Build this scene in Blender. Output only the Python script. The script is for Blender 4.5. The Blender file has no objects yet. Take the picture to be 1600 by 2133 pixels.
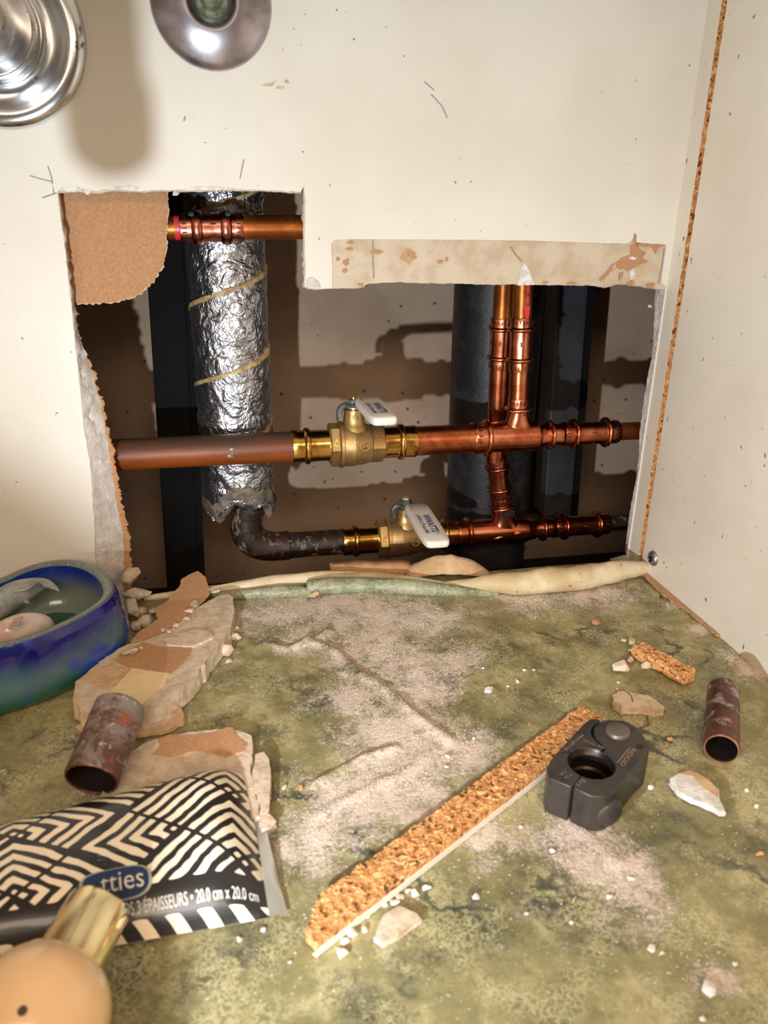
import bpy, bmesh, math, random
from mathutils import Vector, Matrix, noise
from mathutils.geometry import tessellate_polygon
random.seed(7)
S = bpy.context.scene
COL = S.collection
R = math.radians

# ------------------------------------------------------------------ camera, world, lights, exposure
F = 1600.0
PITCH, YAW, ROLL = R(21.6), R(12.1), R(0.9)
CAM = Vector((0.0, -0.5, 0.25556))
_cp, _sp, _cy, _sy = math.cos(PITCH), math.sin(PITCH), math.cos(YAW), math.sin(YAW)
FWD = Vector((_sy*_cp, _cy*_cp, -_sp)); _r = Vector((_cy, -_sy, 0)); _u = _r.cross(FWD)
RT = _r*math.cos(ROLL) + _u*math.sin(ROLL); UP = _u*math.cos(ROLL) - _r*math.sin(ROLL)
cd = bpy.data.cameras.new('camera'); cam = bpy.data.objects.new('camera', cd); COL.objects.link(cam)
cam.matrix_world = Matrix(((RT.x, UP.x, -FWD.x, CAM.x), (RT.y, UP.y, -FWD.y, CAM.y), (RT.z, UP.z, -FWD.z, CAM.z), (0, 0, 0, 1)))
cd.sensor_fit = 'HORIZONTAL'; cd.sensor_width = 36; cd.lens = 36; cd.clip_start = .01
cd.dof.use_dof = True; cd.dof.focus_distance = .54; cd.dof.aperture_fstop = 17
S.camera = cam

w = bpy.data.worlds.new('world'); S.world = w; w.use_nodes = True
w.node_tree.nodes['Background'].inputs[0].default_value = (1.0, .74, .50, 1)
w.node_tree.nodes['Background'].inputs[1].default_value = .13

def lamp(kind, name, loc, to, energy, color, **kw):
    d = bpy.data.lights.new(name, kind); d.energy = energy; d.color = color
    for k, v in kw.items(): setattr(d, k, v)
    o = bpy.data.objects.new(name, d); COL.objects.link(o); o.location = loc
    o.rotation_euler = (Vector(to)-Vector(loc)).to_track_quat('-Z', 'Y').to_euler()
    return o
lamp('SPOT', 'torch_light', (-.08, -.46, .10), (.17, .0, .24), 9.0, (.83, .925, 1.0), spot_size=R(128), spot_blend=1.0, shadow_soft_size=.004)
lamp('AREA', 'bathroom_light', (-.15, -1.25, .80), (.05, -.05, .05), 15.0, (1.0, .78, .58), shape='RECTANGLE', size=.9, size_y=.6)

S.view_settings.view_transform = 'Standard'; S.view_settings.look = 'None'
S.view_settings.gamma = 1; S.view_settings.use_curve_mapping = False
S.view_settings.exposure = 0.0

# ------------------------------------------------------------------ helpers
def ray(px, py): return RT*((px-800)/F) - UP*((py-1066.5)/F) + FWD
def P(px, py, ax, v):
    r = ray(px, py); return CAM + r*((v-CAM[ax])/r[ax])
def W(px, py, y=0.0): return P(px, py, 1, y)          # a point of the wall (or of a plane behind it)
def G(px, py, z=0.0): return P(px, py, 2, z)          # a point of the cabinet floor (or at height z over it)

def srgb(r, g, b):
    f = lambda c: (c/255/12.92) if c <= 10 else ((c/255+.055)/1.055)**2.4
    return (f(r), f(g), f(b), 1)

class NT:
    def __init__(s, name):
        s.m = bpy.data.materials.new(name); s.m.use_nodes = True
        s.n = s.m.node_tree.nodes; s.l = s.m.node_tree.links; s.b = s.n['Principled BSDF']
        s.co = s.n.new('ShaderNodeTexCoord').outputs['Object']
    def put(s, sock, v):
        if hasattr(v, 'is_output'): s.l.new(v, sock)
        else: sock.default_value = v
    def noise(s, scale, detail=4, rough=.55, vec=None, dist=0, col=False):
        n = s.n.new('ShaderNodeTexNoise'); n.inputs['Scale'].default_value = scale; n.inputs['Detail'].default_value = detail
        n.inputs['Roughness'].default_value = rough; n.inputs['Distortion'].default_value = dist
        s.l.new(vec or s.co, n.inputs['Vector']); return n.outputs['Color' if col else 'Fac']
    def vor(s, scale, feature='F1', vec=None, out='Distance', rnd=1):
        n = s.n.new('ShaderNodeTexVoronoi'); n.feature = feature; n.inputs['Scale'].default_value = scale
        n.inputs['Randomness'].default_value = rnd
        s.l.new(vec or s.co, n.inputs['Vector']); return n.outputs[out]
    def warp(s, scale, amt, vec=None):
        a = s.n.new('ShaderNodeVectorMath'); a.operation = 'MULTIPLY_ADD'
        s.l.new(s.noise(scale, 3, vec=vec, col=True), a.inputs[0]); a.inputs[1].default_value = (amt,)*3
        s.l.new(vec or s.co, a.inputs[2]); return a.outputs[0]
    def scalev(s, v, vec=None):
        a = s.n.new('ShaderNodeVectorMath'); a.operation = 'MULTIPLY'; s.l.new(vec or s.co, a.inputs[0]); a.inputs[1].default_value = v; return a.outputs[0]
    def math(s, op, a, b=0.0, c=0.0):
        n = s.n.new('ShaderNodeMath'); n.operation = op; s.put(n.inputs[0], a); s.put(n.inputs[1], b); s.put(n.inputs[2], c); return n.outputs[0]
    def step(s, v, a, b):                                # 0 below a, 1 above b (a > b flips it)
        n = s.n.new('ShaderNodeMapRange'); n.interpolation_type = 'SMOOTHSTEP'; s.put(n.inputs[0], v)
        if a < b: n.inputs[1].default_value, n.inputs[2].default_value = a, b
        else:
            n.inputs[1].default_value, n.inputs[2].default_value = b, a; n.inputs[3].default_value, n.inputs[4].default_value = 1, 0
        return n.outputs[0]
    def mix(s, f, a, b, mode='MIX'):
        n = s.n.new('ShaderNodeMix'); n.data_type = 'RGBA'; n.blend_type = mode
        s.put(n.inputs[0], f); s.put(n.inputs[6], a); s.put(n.inputs[7], b); return n.outputs[2]
    def attr(s, name):
        n = s.n.new('ShaderNodeAttribute'); n.attribute_name = name; return n.outputs['Fac']
    def sep(s, vec=None):
        n = s.n.new('ShaderNodeSeparateXYZ'); s.l.new(vec or s.co, n.inputs[0]); return n.outputs
    def bump(s, h, strength=.5, dist=.001):
        n = s.n.new('ShaderNodeBump'); n.inputs['Strength'].default_value = strength; n.inputs['Distance'].default_value = dist
        s.put(n.inputs['Height'], h)
        if s.b.inputs['Normal'].links: s.l.new(s.b.inputs['Normal'].links[0].from_socket, n.inputs['Normal'])
        s.l.new(n.outputs[0], s.b.inputs['Normal'])
    def fin(s, col, rough=.5, metal=0.0, **kw):
        s.put(s.b.inputs['Base Color'], col); s.put(s.b.inputs['Roughness'], rough); s.put(s.b.inputs['Metallic'], metal)
        for k, v in kw.items(): s.put(s.b.inputs[k.replace('_', ' ')], v)
        return s.m

def simple(name, col, rough=.5, metal=0.0, col2=None, vs=60, bs=0, bst=.4, bd=.001, lo=.4, hi=.62, **kw):
    t = NT(name); c = col
    if col2: c = t.mix(t.step(t.noise(vs, 6, .65), lo, hi), col, col2)
    if bs: t.bump(t.noise(bs, 6, .65), bst, bd)
    return t.fin(c, rough, metal, **kw)

class MB:
    def __init__(s): s.v = []; s.f = []; s.mi = []
    def add(s, vs, fs, mi=0):
        o = len(s.v); s.v += [Vector(v) for v in vs]; s.f += [tuple(i+o for i in f) for f in fs]; s.mi += [mi]*len(fs); return o
    def box(s, a, b, mi=0):
        x0, y0, z0 = a; x1, y1, z1 = b
        s.add([(x0,y0,z0),(x1,y0,z0),(x1,y1,z0),(x0,y1,z0),(x0,y0,z1),(x1,y0,z1),(x1,y1,z1),(x0,y1,z1)],
              [(3,2,1,0),(4,5,6,7),(0,1,5,4),(1,2,6,5),(2,3,7,6),(3,0,4,7)], mi)
    def grid(s, rows, mi=0, wrap=False):
        n = len(rows[0]); o = len(s.v)
        for r in rows: s.v += [Vector(p) for p in r]
        for i in range(len(rows)-1):
            for j in range(n if wrap else n-1):
                k = (j+1) % n
                s.f.append((o+i*n+j, o+i*n+k, o+(i+1)*n+k, o+(i+1)*n+j)); s.mi.append(mi)
    def lathe(s, o, d, prof, seg=40, mi=0, mod=None, ref=None):
        d = Vector(d).normalized(); a = d.cross(Vector(ref) if ref else (Vector((0,0,1)) if abs(d.z) < .8 else Vector((0,-1,0)))).normalized(); b = a.cross(d)
        rows = []
        for q, (t, r) in enumerate(prof):
            row = []
            for k in range(seg):
                th = 2*math.pi*k/seg; rr = r + (mod(t, th, r, q) if mod else 0)
                row.append(Vector(o) + d*t + (a*math.cos(th)+b*math.sin(th))*rr)
            rows.append(row)
        s.grid(rows, mi, True)
    def tube(s, pts, rads, seg=20, mi=0, cap=True):
        rows = []; pts = [Vector(p) for p in pts]; up = None
        for i, p in enumerate(pts):
            d = (pts[min(i+1, len(pts)-1)]-pts[max(i-1, 0)]).normalized()
            if up is None: up = d.orthogonal().normalized()
            up = (up - d*up.dot(d)).normalized(); b = d.cross(up)
            r = rads[i] if hasattr(rads, '__len__') else rads
            rows.append([p + (up*math.cos(2*math.pi*k/seg)+b*math.sin(2*math.pi*k/seg))*r for k in range(seg)])
        if cap:
            rows = [[pts[0]]*seg] + rows + [[pts[-1]]*seg]
        s.grid(rows, mi, True)
    def poly(s, pts, mi=0, flip=False):                  # flat, any outline
        pts = [Vector(p) for p in pts]
        o = len(s.v); s.v += pts
        nrm = Vector((0,0,0))
        for i in range(len(pts)):
            a, b = pts[i], pts[(i+1) % len(pts)]; nrm += a.cross(b)
        for t in tessellate_polygon([pts]):
            n = (pts[t[1]]-pts[t[0]]).cross(pts[t[2]]-pts[t[0]])
            if (n.dot(nrm) < 0) != flip: t = t[::-1]
            s.f.append(tuple(i+o for i in t)); s.mi.append(mi)
    def slab(s, top, bot, mt=0, ms=0, mb=0, rows=1, rough=0):
        # top and bottom outlines of the same length, walls between
        n = len(top); s.poly(top, mt); s.poly(bot, mb, flip=True)
        rr = []
        for k in range(rows+1):
            f = k/rows; rr.append([])
            for i in range(n):
                p = Vector(top[i]).lerp(Vector(bot[i]), f)
                if 0 < k < rows and rough: p = p + Vector((noise.noise(p*300), noise.noise(p*300+Vector((9,0,0))), noise.noise(p*300+Vector((0,7,0)))))*rough
                rr[-1].append(p)
        nrm = Vector((0,0,0))
        for i in range(n): nrm += Vector(top[i]).cross(Vector(top[(i+1) % n]))
        up = (Vector(top[0])-Vector(bot[0])).dot(nrm) > 0
        s.grid(rr[::-1] if up else rr, ms, True)

def wloc(o):
    v = Vector((0,0,0))
    while o: v = v + o.location; o = o.parent
    return v
def build(name, mb, mats, parent=None, loc=None, smooth=35, label=None, kind=None):
    me = bpy.data.meshes.new(name)
    off = wloc(parent) if parent else Vector(loc) if loc is not None else Vector((0,0,0))
    me.from_pydata([tuple(v-off) for v in mb.v], [], mb.f)
    if not isinstance(mats, (list, tuple)): mats = [mats]
    for m in mats: me.materials.append(m)
    me.polygons.foreach_set('material_index', mb.mi)
    bm = bmesh.new(); bm.from_mesh(me)
    bmesh.ops.remove_doubles(bm, verts=bm.verts, dist=1e-6); bmesh.ops.dissolve_degenerate(bm, dist=1e-7, edges=bm.edges); bm.to_mesh(me); bm.free()
    if smooth:
        me.polygons.foreach_set('use_smooth', [True]*len(me.polygons)); me.set_sharp_from_angle(angle=R(smooth))
    o = bpy.data.objects.new(name, me); COL.objects.link(o)
    if parent: o.parent = parent
    elif loc is not None: o.location = loc
    if label: o['label'] = label
    if kind: o['kind'] = kind
    return o
def tag(o, label, cat, group=None):
    o['label'] = label; o['category'] = cat
    if group: o['group'] = group
    return o
def thing(name, label, cat, loc, group=None):
    o = bpy.data.objects.new(name, None); COL.objects.link(o); o.location = loc; o.empty_display_size = .01
    return tag(o, label, cat, group)
def recalc(o):
    bm = bmesh.new(); bm.from_mesh(o.data); bmesh.ops.recalc_face_normals(bm, faces=bm.faces); bm.to_mesh(o.data); bm.free(); return o
def bevel(o, w_, seg=2, ang=40):
    m = o.modifiers.new('bevel', 'BEVEL'); m.width = w_; m.segments = seg; m.limit_method = 'ANGLE'; m.angle_limit = R(ang); return o

def rough_line(pts, step, amp, seed=0, closed=False, freq=250, keep_ends=True):
    """subdivide a 3D polyline and shake it (torn, broken edges)"""
    out = []; n = len(pts); m = n if closed else n-1
    for i in range(m):
        a, b = Vector(pts[i]), Vector(pts[(i+1) % n]); k = max(1, int((b-a).length/step))
        for j in range(k):
            p = a.lerp(b, j/k); q = p*freq+Vector((seed*13.7, seed*3.1, 0))
            out.append(p + Vector((noise.noise(q)+.5*noise.noise(q*2.7), noise.noise(q+Vector((31,0,0)))*0, noise.noise(q+Vector((0,17,5)))+.5*noise.noise(q*2.7+Vector((4,4,4)))))*amp)
    if not closed: out.append(Vector(pts[-1]))
    return out
def rough_flat(pts, step, amp, seed=0, freq=250):
    out = []; n = len(pts)
    for i in range(n):
        a, b = Vector(pts[i]), Vector(pts[(i+1) % n]); k = max(1, int((b-a).length/step))
        for j in range(k):
            p = a.lerp(b, j/k); q = p*freq+Vector((seed*13.7, seed*3.1, 0))
            out.append(p + Vector((noise.noise(q)+.5*noise.noise(q*2.7), noise.noise(q+Vector((31,0,5)))+.5*noise.noise(q*2.7+Vector((4,4,4))), 0))*amp)
    return out
def catmull(pts, n=6, closed=False):
    pts = [Vector(p) for p in pts]; out = []; N = len(pts)
    for i in range(N if closed else N-1):
        g = (lambda k: pts[k % N]) if closed else (lambda k: pts[max(0, min(N-1, k))])
        p0, p1, p2, p3 = g(i-1), g(i), g(i+1), g(i+2)
        for j in range(n):
            t = j/n
            out.append(.5*((2*p1)+(p2-p0)*t+(2*p0-5*p1+4*p2-p3)*t*t+(3*p1-p0-3*p2+p3)*t**3))
    if not closed: out.append(pts[-1])
    return out
def text_geo(txt, size=1.0, font_space=1.0, bold=0.0):
    c = bpy.data.curves.new('t', 'FONT'); c.body = txt; c.size = size; c.space_character = font_space; c.resolution_u = 3; c.offset = bold
    o = bpy.data.objects.new('t', c); COL.objects.link(o)
    dg = bpy.context.evaluated_depsgraph_get(); me = bpy.data.meshes.new_from_object(o.evaluated_get(dg))
    vs = [v.co.copy() for v in me.vertices]; fs = [tuple(p.vertices) for p in me.polygons]
    bpy.data.objects.remove(o); bpy.data.curves.remove(c); bpy.data.meshes.remove(me)
    x0 = min(v.x for v in vs); x1 = max(v.x for v in vs); y1 = max(v.y for v in vs)
    return [((v.x-x0)/(x1-x0), v.y/y1) for v in vs], fs, (x1-x0)/y1
def put_text(mb, txt, fn, mi=0, bold=0.0):
    """fn maps (s along 0..1, t up 0..1) to a point"""
    vs, fs, asp = text_geo(txt, bold=bold); mb.add([fn(a, b) for a, b in vs], fs, mi)
def hull(c, size, seed, n=16, rot=0.0):
    rnd = random.Random(seed); bm = bmesh.new()
    for i in range(n):
        v = Vector((rnd.gauss(0,1), rnd.gauss(0,1), rnd.gauss(0,1))).normalized()*rnd.uniform(.8, 1.05)
        v = Vector((v.x*size[0], v.y*size[1], v.z*size[2])); v.rotate(Matrix.Rotation(rot, 3, 'Z')); bm.verts.new(v)
    bmesh.ops.convex_hull(bm, input=bm.verts)
    for v in [v for v in bm.verts if not v.link_faces]: bm.verts.remove(v)
    z0 = min(v.co.z for v in bm.verts); bm.verts.index_update()
    vs = [v.co + Vector((c[0], c[1], c[2]-z0)) for v in bm.verts]; fs = [tuple(v.index for v in f.verts) for f in bm.faces]
    bm.free(); return vs, fs

# ------------------------------------------------------------------ materials
t = NT('painted_wall')
c = t.mix(t.step(t.noise(9, 4), .4, .65), srgb(228,221,209), srgb(221,212,198))
c = t.mix(t.step(t.noise(230, 2, .5), .735, .76), c, srgb(120,95,70))
t.bump(t.noise(420, 3), .12, .0006)
PAINT = t.fin(c, .42)
t = NT('panel_melamine')
c = t.mix(t.step(t.noise(7, 4), .4, .65), srgb(226,216,200), srgb(218,205,187))
sp = t.noise(1, 2, .5, vec=t.scalev((260, 260, 140)))
c = t.mix(t.step(sp, .725, .75), c, srgb(105,90,75))
c = t.mix(t.math('MULTIPLY', t.step(t.noise(55, 5, .7), .64, .7), .35), c, srgb(200,170,130))
t.bump(t.noise(300, 3), .1, .0006)
PANEL = t.fin(c, .38)
t = NT('wall_paper_core')
c = t.mix(t.step(t.noise(45, 5, .6), .42, .62), srgb(206,188,166), srgb(190,168,142))
t.bump(t.noise(500, 4, .7), .3, .0006)
STRIP = t.fin(c, .85)
GYPSUM = simple('gypsum', srgb(226,218,212), .95, col2=srgb(206,194,184), vs=120, bs=420, bst=.8, bd=.0015)
t = NT('gypsum_chunk')
c = t.mix(t.step(t.noise(150, 5, .65), .4, .65), srgb(214,194,170), srgb(192,166,140))
t.bump(t.noise(260, 6, .7), .6, .0016)
CHUNK = t.fin(c, .95)
t = NT('white_plaster'); t.bump(t.noise(400, 5, .7), .6, .001)
WHITE = t.fin(t.mix(t.step(t.noise(200, 4), .4, .6), srgb(232,228,224), srgb(205,198,190)), .9)
t = NT('brown_paper')
c = t.mix(t.step(t.noise(500, 5, .75), .3, .75), srgb(192,146,106), srgb(168,122,84))
c = t.mix(t.step(t.noise(900, 2, .5), .68, .72), c, srgb(214,176,138))
t.bump(t.noise(800, 4, .7), .4, .0008)
KRAFT = t.fin(c, .92)
CREAM = simple('cream_paint', srgb(236,210,160), .55, col2=srgb(226,196,146), vs=40, bs=500, bst=.1)
TANPAPER = simple('tan_paper', srgb(206,172,134), .9, col2=srgb(186,150,112), vs=90, bs=600, bst=.3)
PALEPAPER = simple('pale_paper_fibre', srgb(212,180,148), .95, col2=srgb(196,156,118), vs=300)
PENCIL = simple('pencil_mark', srgb(150,142,136), .8)
SMUDGE = simple('brown_smudge', srgb(186,150,112), .8, col2=srgb(214,194,166), vs=300)
t = NT('particleboard')
vc = t.vor(1, vec=t.scalev((600, 600, 600), t.warp(200, .004)), out='Color')
sx = t.sep(vc)
c = t.mix(sx[0], srgb(214,156,98), srgb(182,120,66)); c = t.mix(t.step(sx[1], .75, .95), c, srgb(236,186,120)); c = t.mix(t.step(sx[2], .82, .95), c, srgb(104,58,26))
t.bump(t.vor(600, vec=t.warp(200, .004)), .5, .001)
CHIP = t.fin(c, .8)
CHIP_L = simple('light_wood_flake', srgb(228,176,118), .75, col2=srgb(204,140,80), vs=200)
CHIP_D = simple('dark_wood_flake', srgb(164,106,56), .8, col2=srgb(198,138,80), vs=200)

t = NT('marbled_lining')
n1 = t.noise(26, 12, .74, vec=t.warp(30, .012))
c = t.mix(t.step(n1, .36, .50), srgb(92,90,62), srgb(134,126,86)); c = t.mix(t.step(n1, .50, .62), c, srgb(166,154,110))
c = t.mix(t.math('MULTIPLY', t.step(t.noise(48, 8, .75), .52, .68), .6), c, srgb(116,112,68))
c = t.mix(t.math('MULTIPLY', t.step(t.noise(30, 8, .7, vec=t.warp(60, .01)), .56, .70), .6), c, srgb(186,176,140))
cr = t.vor(340, 'DISTANCE_TO_EDGE', vec=t.warp(160, .014))
c = t.mix(t.math('MULTIPLY', t.step(cr, .20, .0), t.math('MULTIPLY', t.step(t.noise(36, 4), .42, .60), .6)), c, srgb(200,190,148))
c = t.mix(t.math('MULTIPLY', t.step(t.noise(24, 8, .72, vec=t.warp(50, .014)), .55, .68), .65), c, srgb(66,68,54))
dv = t.math('ABSOLUTE', t.math('SUBTRACT', t.noise(8, 5, .6, vec=t.warp(50, .012)), .5))
c = t.mix(t.math('MULTIPLY', t.step(dv, .020, .002), t.math('MULTIPLY', t.step(t.noise(18, 3), .46, .62), .85)), c, srgb(52,56,50))
du = t.attr('dust'); gr = t.noise(520, 5, .75); g2 = t.noise(60, 5, .7)
g3 = t.noise(1, 5, .7, vec=t.scalev((190, 70, 100), t.warp(30, .02)))
thr = t.math('ADD', t.math('MULTIPLY', du, .80), t.math('ADD', t.math('MULTIPLY', gr, 1.3), t.math('ADD', t.math('MULTIPLY', g2, 1.7), t.math('MULTIPLY', g3, .7))))
dm = t.step(thr, 2.0, 2.55)
c = t.mix(t.math('MULTIPLY', dm, .80), c, t.mix(gr, srgb(206,180,162), srgb(240,222,210)))
c = t.mix(t.step(t.noise(700, 2, .5), .70, .73), c, srgb(226,216,204))
t.bump(t.noise(900, 3, .6), .25, .0004); t.bump(t.math('MULTIPLY', dm, t.noise(600, 4, .75)), .6, .0016)
t.bump(t.noise(60, 4, .6), .35, .002)
LINING = t.fin(c, t.math('ADD', .42, t.math('MULTIPLY', dm, .5)))
t = NT('green_lining_edge')
c = t.mix(t.step(t.noise(60, 5, .65), .4, .65), srgb(150,150,120), srgb(110,114,88))
c = t.mix(t.math('MULTIPLY', t.step(t.vor(200, 'DISTANCE_TO_EDGE', vec=t.warp(120, .02)), .14, .0), .4), c, srgb(196,196,164))
t.bump(t.noise(200, 4), .4, .001)
LINEDGE = t.fin(c, .45)
t = NT('lining_back')
c = t.mix(t.step(t.noise(30, 5, .6), .40, .66), srgb(216,200,168), srgb(190,166,124))
c = t.mix(t.step(t.noise(320, 3), .67, .71), c, srgb(120,86,56))
t.bump(t.noise(90, 4), .3, .001)
LINBACK = t.fin(c, .6)

def copper(name, c1, c2, rough, vs=70, dirt=None, lo=.42, hi=.62, metal=1.0, bs=0, top=None):
    t = NT(name); c = t.mix(t.step(t.noise(vs, 6, .65), lo, hi), c1, c2); r = rough
    if dirt:
        f = t.step(t.noise(110, 6, .75), dirt[1], dirt[1]+.1); c = t.mix(f, c, dirt[0]); r = t.math('ADD', rough, t.math('MULTIPLY', f, .5)); metal = t.math('MULTIPLY', t.math('SUBTRACT', 1.0, f), metal)
    if bs: t.bump(t.noise(bs, 4), .25, .0005)
    return t.fin(c, r, metal)
COPPER = copper('bright_copper', srgb(214,132,96), srgb(176,92,60), .24, 60, bs=160)
COPPIPE = copper('copper_tube', srgb(206,124,84), srgb(176,92,56), .30, 90)
LACQ = copper('lacquered_copper', srgb(178,104,44), srgb(138,74,30), .38, 40, metal=.8)
t = NT('dull_copper')
zt_ = t.math('ADD', t.math('MULTIPLY', t.sep()[2], 60), t.math('MULTIPLY', t.noise(1, 4, .6, vec=t.scalev((18, 60, 60))), 1.1))
c = t.mix(t.step(t.noise(1, 5, .6, vec=t.scalev((14, 80, 80))), .4, .65), srgb(140,68,18), srgb(106,50,16)); f_ = t.step(zt_, .75, 1.25)
DULL = t.fin(t.mix(f_, c, srgb(66,50,40)), .48, t.math('MULTIPLY', t.math('SUBTRACT', 1.0, f_), .15))
PINKCU = copper('pink_copper', srgb(206,128,108), srgb(150,84,66), .26, 120)
BRASS = copper('polished_brass', srgb(226,178,98), srgb(196,142,66), .2, 60, bs=140)
t = NT('cast_brass'); t.bump(t.noise(1400, 2), .35, .0004)
CASTB = t.fin(t.mix(t.step(t.noise(40, 4), .4, .65), srgb(196,164,108), srgb(164,130,82)), .42, .85)
OLDPIPE = copper('dusty_old_copper', srgb(66,46,36), srgb(42,32,28), .55, 60, (srgb(124,112,100), .53), metal=.5)
t = NT('tarnished_offcut')
z = t.noise(34, 6, .7, dist=1)
c = t.mix(t.step(z, .45, .56), srgb(104,74,66), srgb(140,128,122)); c = t.mix(t.step(t.noise(60, 5, .7), .56, .62), c, srgb(158,86,56))
c = t.mix(t.step(t.noise(260, 4, .7), .6, .66), c, srgb(190,180,172)); t.bump(t.noise(300, 4), .3, .0006)
OFFCUT = t.fin(c, .5, .35)
t = NT('brown_offcut')
c = t.mix(t.step(t.noise(30, 6, .7), .4, .6), srgb(112,66,50), srgb(78,48,42)); c = t.mix(t.step(t.noise(110, 5, .75), .50, .62), c, srgb(168,150,144))
t.bump(t.noise(300, 4), .3, .0006)
OFFCUT2 = t.fin(c, .42, .5)
CUTRIM = copper('fresh_cut_copper', srgb(236,176,150), srgb(206,134,106), .4)
INSIDE = simple('pipe_inside', srgb(26,18,14), .8, Specular_IOR_Level=.2)
MARKER = simple('red_marker', srgb(226,40,56), .35, col2=srgb(200,70,60), vs=120)
GREENMARK = simple('green_marker', srgb(40,92,70), .5)
SOLDER = simple('solder_splash', srgb(160,150,140), .45, .6, bs=300, bst=.8)
STEEL = simple('zinc_steel', srgb(170,172,170), .38, .9, col2=srgb(130,134,132), vs=120)
SLEEVE = simple('white_vinyl', srgb(228,222,214), .38, bs=60, bst=.15)
BLUEINK = simple('blue_ink', srgb(36,66,140), .5)
GREYINK = simple('grey_ink', srgb(120,120,128), .5)
t = NT('aluminium_foil')
t.bump(t.math('ABSOLUTE', t.math('SUBTRACT', t.noise(60, 3, .5, dist=1.6), .5)), .65, .006); t.bump(t.math('ABSOLUTE', t.math('SUBTRACT', t.noise(190, 1, .5, dist=1.2), .5)), .45, .002)
FOIL = t.fin(t.mix(t.step(t.noise(50, 4), .45, .7), srgb(206,208,216), srgb(172,171,175)), .36, 1.0)
TAPE = simple('yellow_tape', srgb(196,170,116), .55, col2=srgb(150,122,76), vs=150, bs=300)
DIRTYFOIL = simple('torn_foil_edge', srgb(140,126,112), .6, .3, col2=srgb(96,82,70), vs=120, bs=300, bst=.8)
t = NT('cast_iron_black')
c = t.mix(t.step(t.noise(40, 6, .7), .45, .7), srgb(30,29,31), srgb(52,50,53)); c = t.mix(t.step(t.noise(30, 6, .75, vec=t.scalev((1,1,.5))), .64, .70), c, srgb(124,104,84))
t.bump(t.noise(260, 5, .7), .5, .001)
IRON = t.fin(c, .42)
STUD = simple('painted_steel_dark', srgb(62,61,66), .5, col2=srgb(50,50,55), vs=30)
STUDB = simple('black_steel', srgb(17,15,15), .85, Specular_IOR_Level=.2)
t = NT('concrete_cavity')
c = t.mix(t.step(t.noise(12, 4), .4, .65), srgb(206,176,150), srgb(188,158,132))
c = t.mix(t.step(t.vor(55, rnd=1), .12, .07), c, srgb(112,100,92)); c = t.mix(t.step(t.noise(240, 2), .70, .73), c, srgb(112,96,84))
t.bump(t.noise(200, 4), .2, .001)
CAVITY = t.fin(c, .85)
CAVDARK = simple('cavity_dark', srgb(52,40,32), .95)
t = NT('worn_chrome')
c = t.mix(t.step(t.noise(150, 5, .75), .6, .66), srgb(214,214,216), srgb(120,112,104))
CHROME = t.fin(c, t.math('ADD', .12, t.math('MULTIPLY', t.noise(60, 4), .12)), 1.0)
SATIN = simple('satin_chrome', srgb(186,178,186), .3, 1.0, col2=srgb(150,142,150), vs=60, lo=.4, hi=.7)
GREENBR = simple('verdigris_nipple', srgb(96,108,84), .5, .6, col2=srgb(150,156,130), vs=200)
JAW = simple('blackened_steel', srgb(68,61,56), .38, .25, col2=srgb(50,47,48), vs=50, bs=700, bst=.15, bd=.0004)
JAWPIN = simple('pin_steel', srgb(116,104,98), .42, .6)
JAWIN = simple('jaw_bore', srgb(54,44,40), .35, .8)
ETCH = simple('etched_lettering', srgb(150,122,98), .6)
t = NT('sea_glass')
zz = t.sep()[2]
c = t.mix(t.step(zz, .004, .016), srgb(20,104,86), srgb(92,128,142)); c = t.mix(t.step(t.math('ADD', zz, t.math('MULTIPLY', t.noise(30, 3), .020)), .027, .044), c, srgb(28,32,132))
c = t.mix(t.math('MULTIPLY', t.step(t.noise(34, 2, .4), .60, .70), .8), c, srgb(44,84,214))
GLASS = t.fin(c, .14, Transmission_Weight=.25, Coat_Weight=.5, IOR=1.45)
t = NT('speckled_rim')
RIM = t.fin(t.mix(t.step(t.noise(1100, 2), .62, .68), srgb(92,100,98), srgb(196,196,186)), .3, Coat_Weight=.5)
t = NT('bowl_inside'); zz = t.sep()[2]
c = t.mix(t.step(zz, .020, .036), srgb(112,124,112), srgb(20,50,140))
BOWLIN = t.fin(c, .2, Coat_Weight=.5)
BOWLFL = simple('bowl_floor', srgb(50,84,76), .3, col2=srgb(110,128,116), vs=700, lo=.55, hi=.62)
DOLPH = simple('grey_dolphin', srgb(128,134,134), .3, col2=srgb(170,172,168), vs=60)
DOLPHP = simple('pearly_dolphin', srgb(226,206,192), .22, col2=srgb(206,176,160), vs=60, Coat_Weight=.6)
GOLD = copper('gold_cap', srgb(250,230,184), srgb(244,220,168), .14, 30)
PEACH = simple('peach_liquid_glass', srgb(244,204,156), .28, Coat_Weight=.5, bs=30, bst=.05)
DOT = simple('dark_pump_hole', srgb(70,50,36), .6)
t = NT('zebra_wrapper')
m_ = t.attr('zebra')
c = t.mix(t.step(m_, -.06, .06), srgb(34,30,30), srgb(250,234,208))
WRAP = t.fin(c, .34, Coat_Weight=.35)
CLEAR = simple('clear_seam', srgb(170,166,152), .25, Transmission_Weight=.45, Coat_Weight=.4)
BADGE = simple('navy_badge', srgb(34,56,96), .4)
BADGER = simple('silver_badge_rim', srgb(176,176,172), .4)
LETTER = simple('white_lettering', srgb(226,222,214), .5)
CRUMB = simple('plaster_grain', srgb(228,214,202), .95)
CRUMBB = simple('pinkish_grain', srgb(204,176,152), .95)

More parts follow.
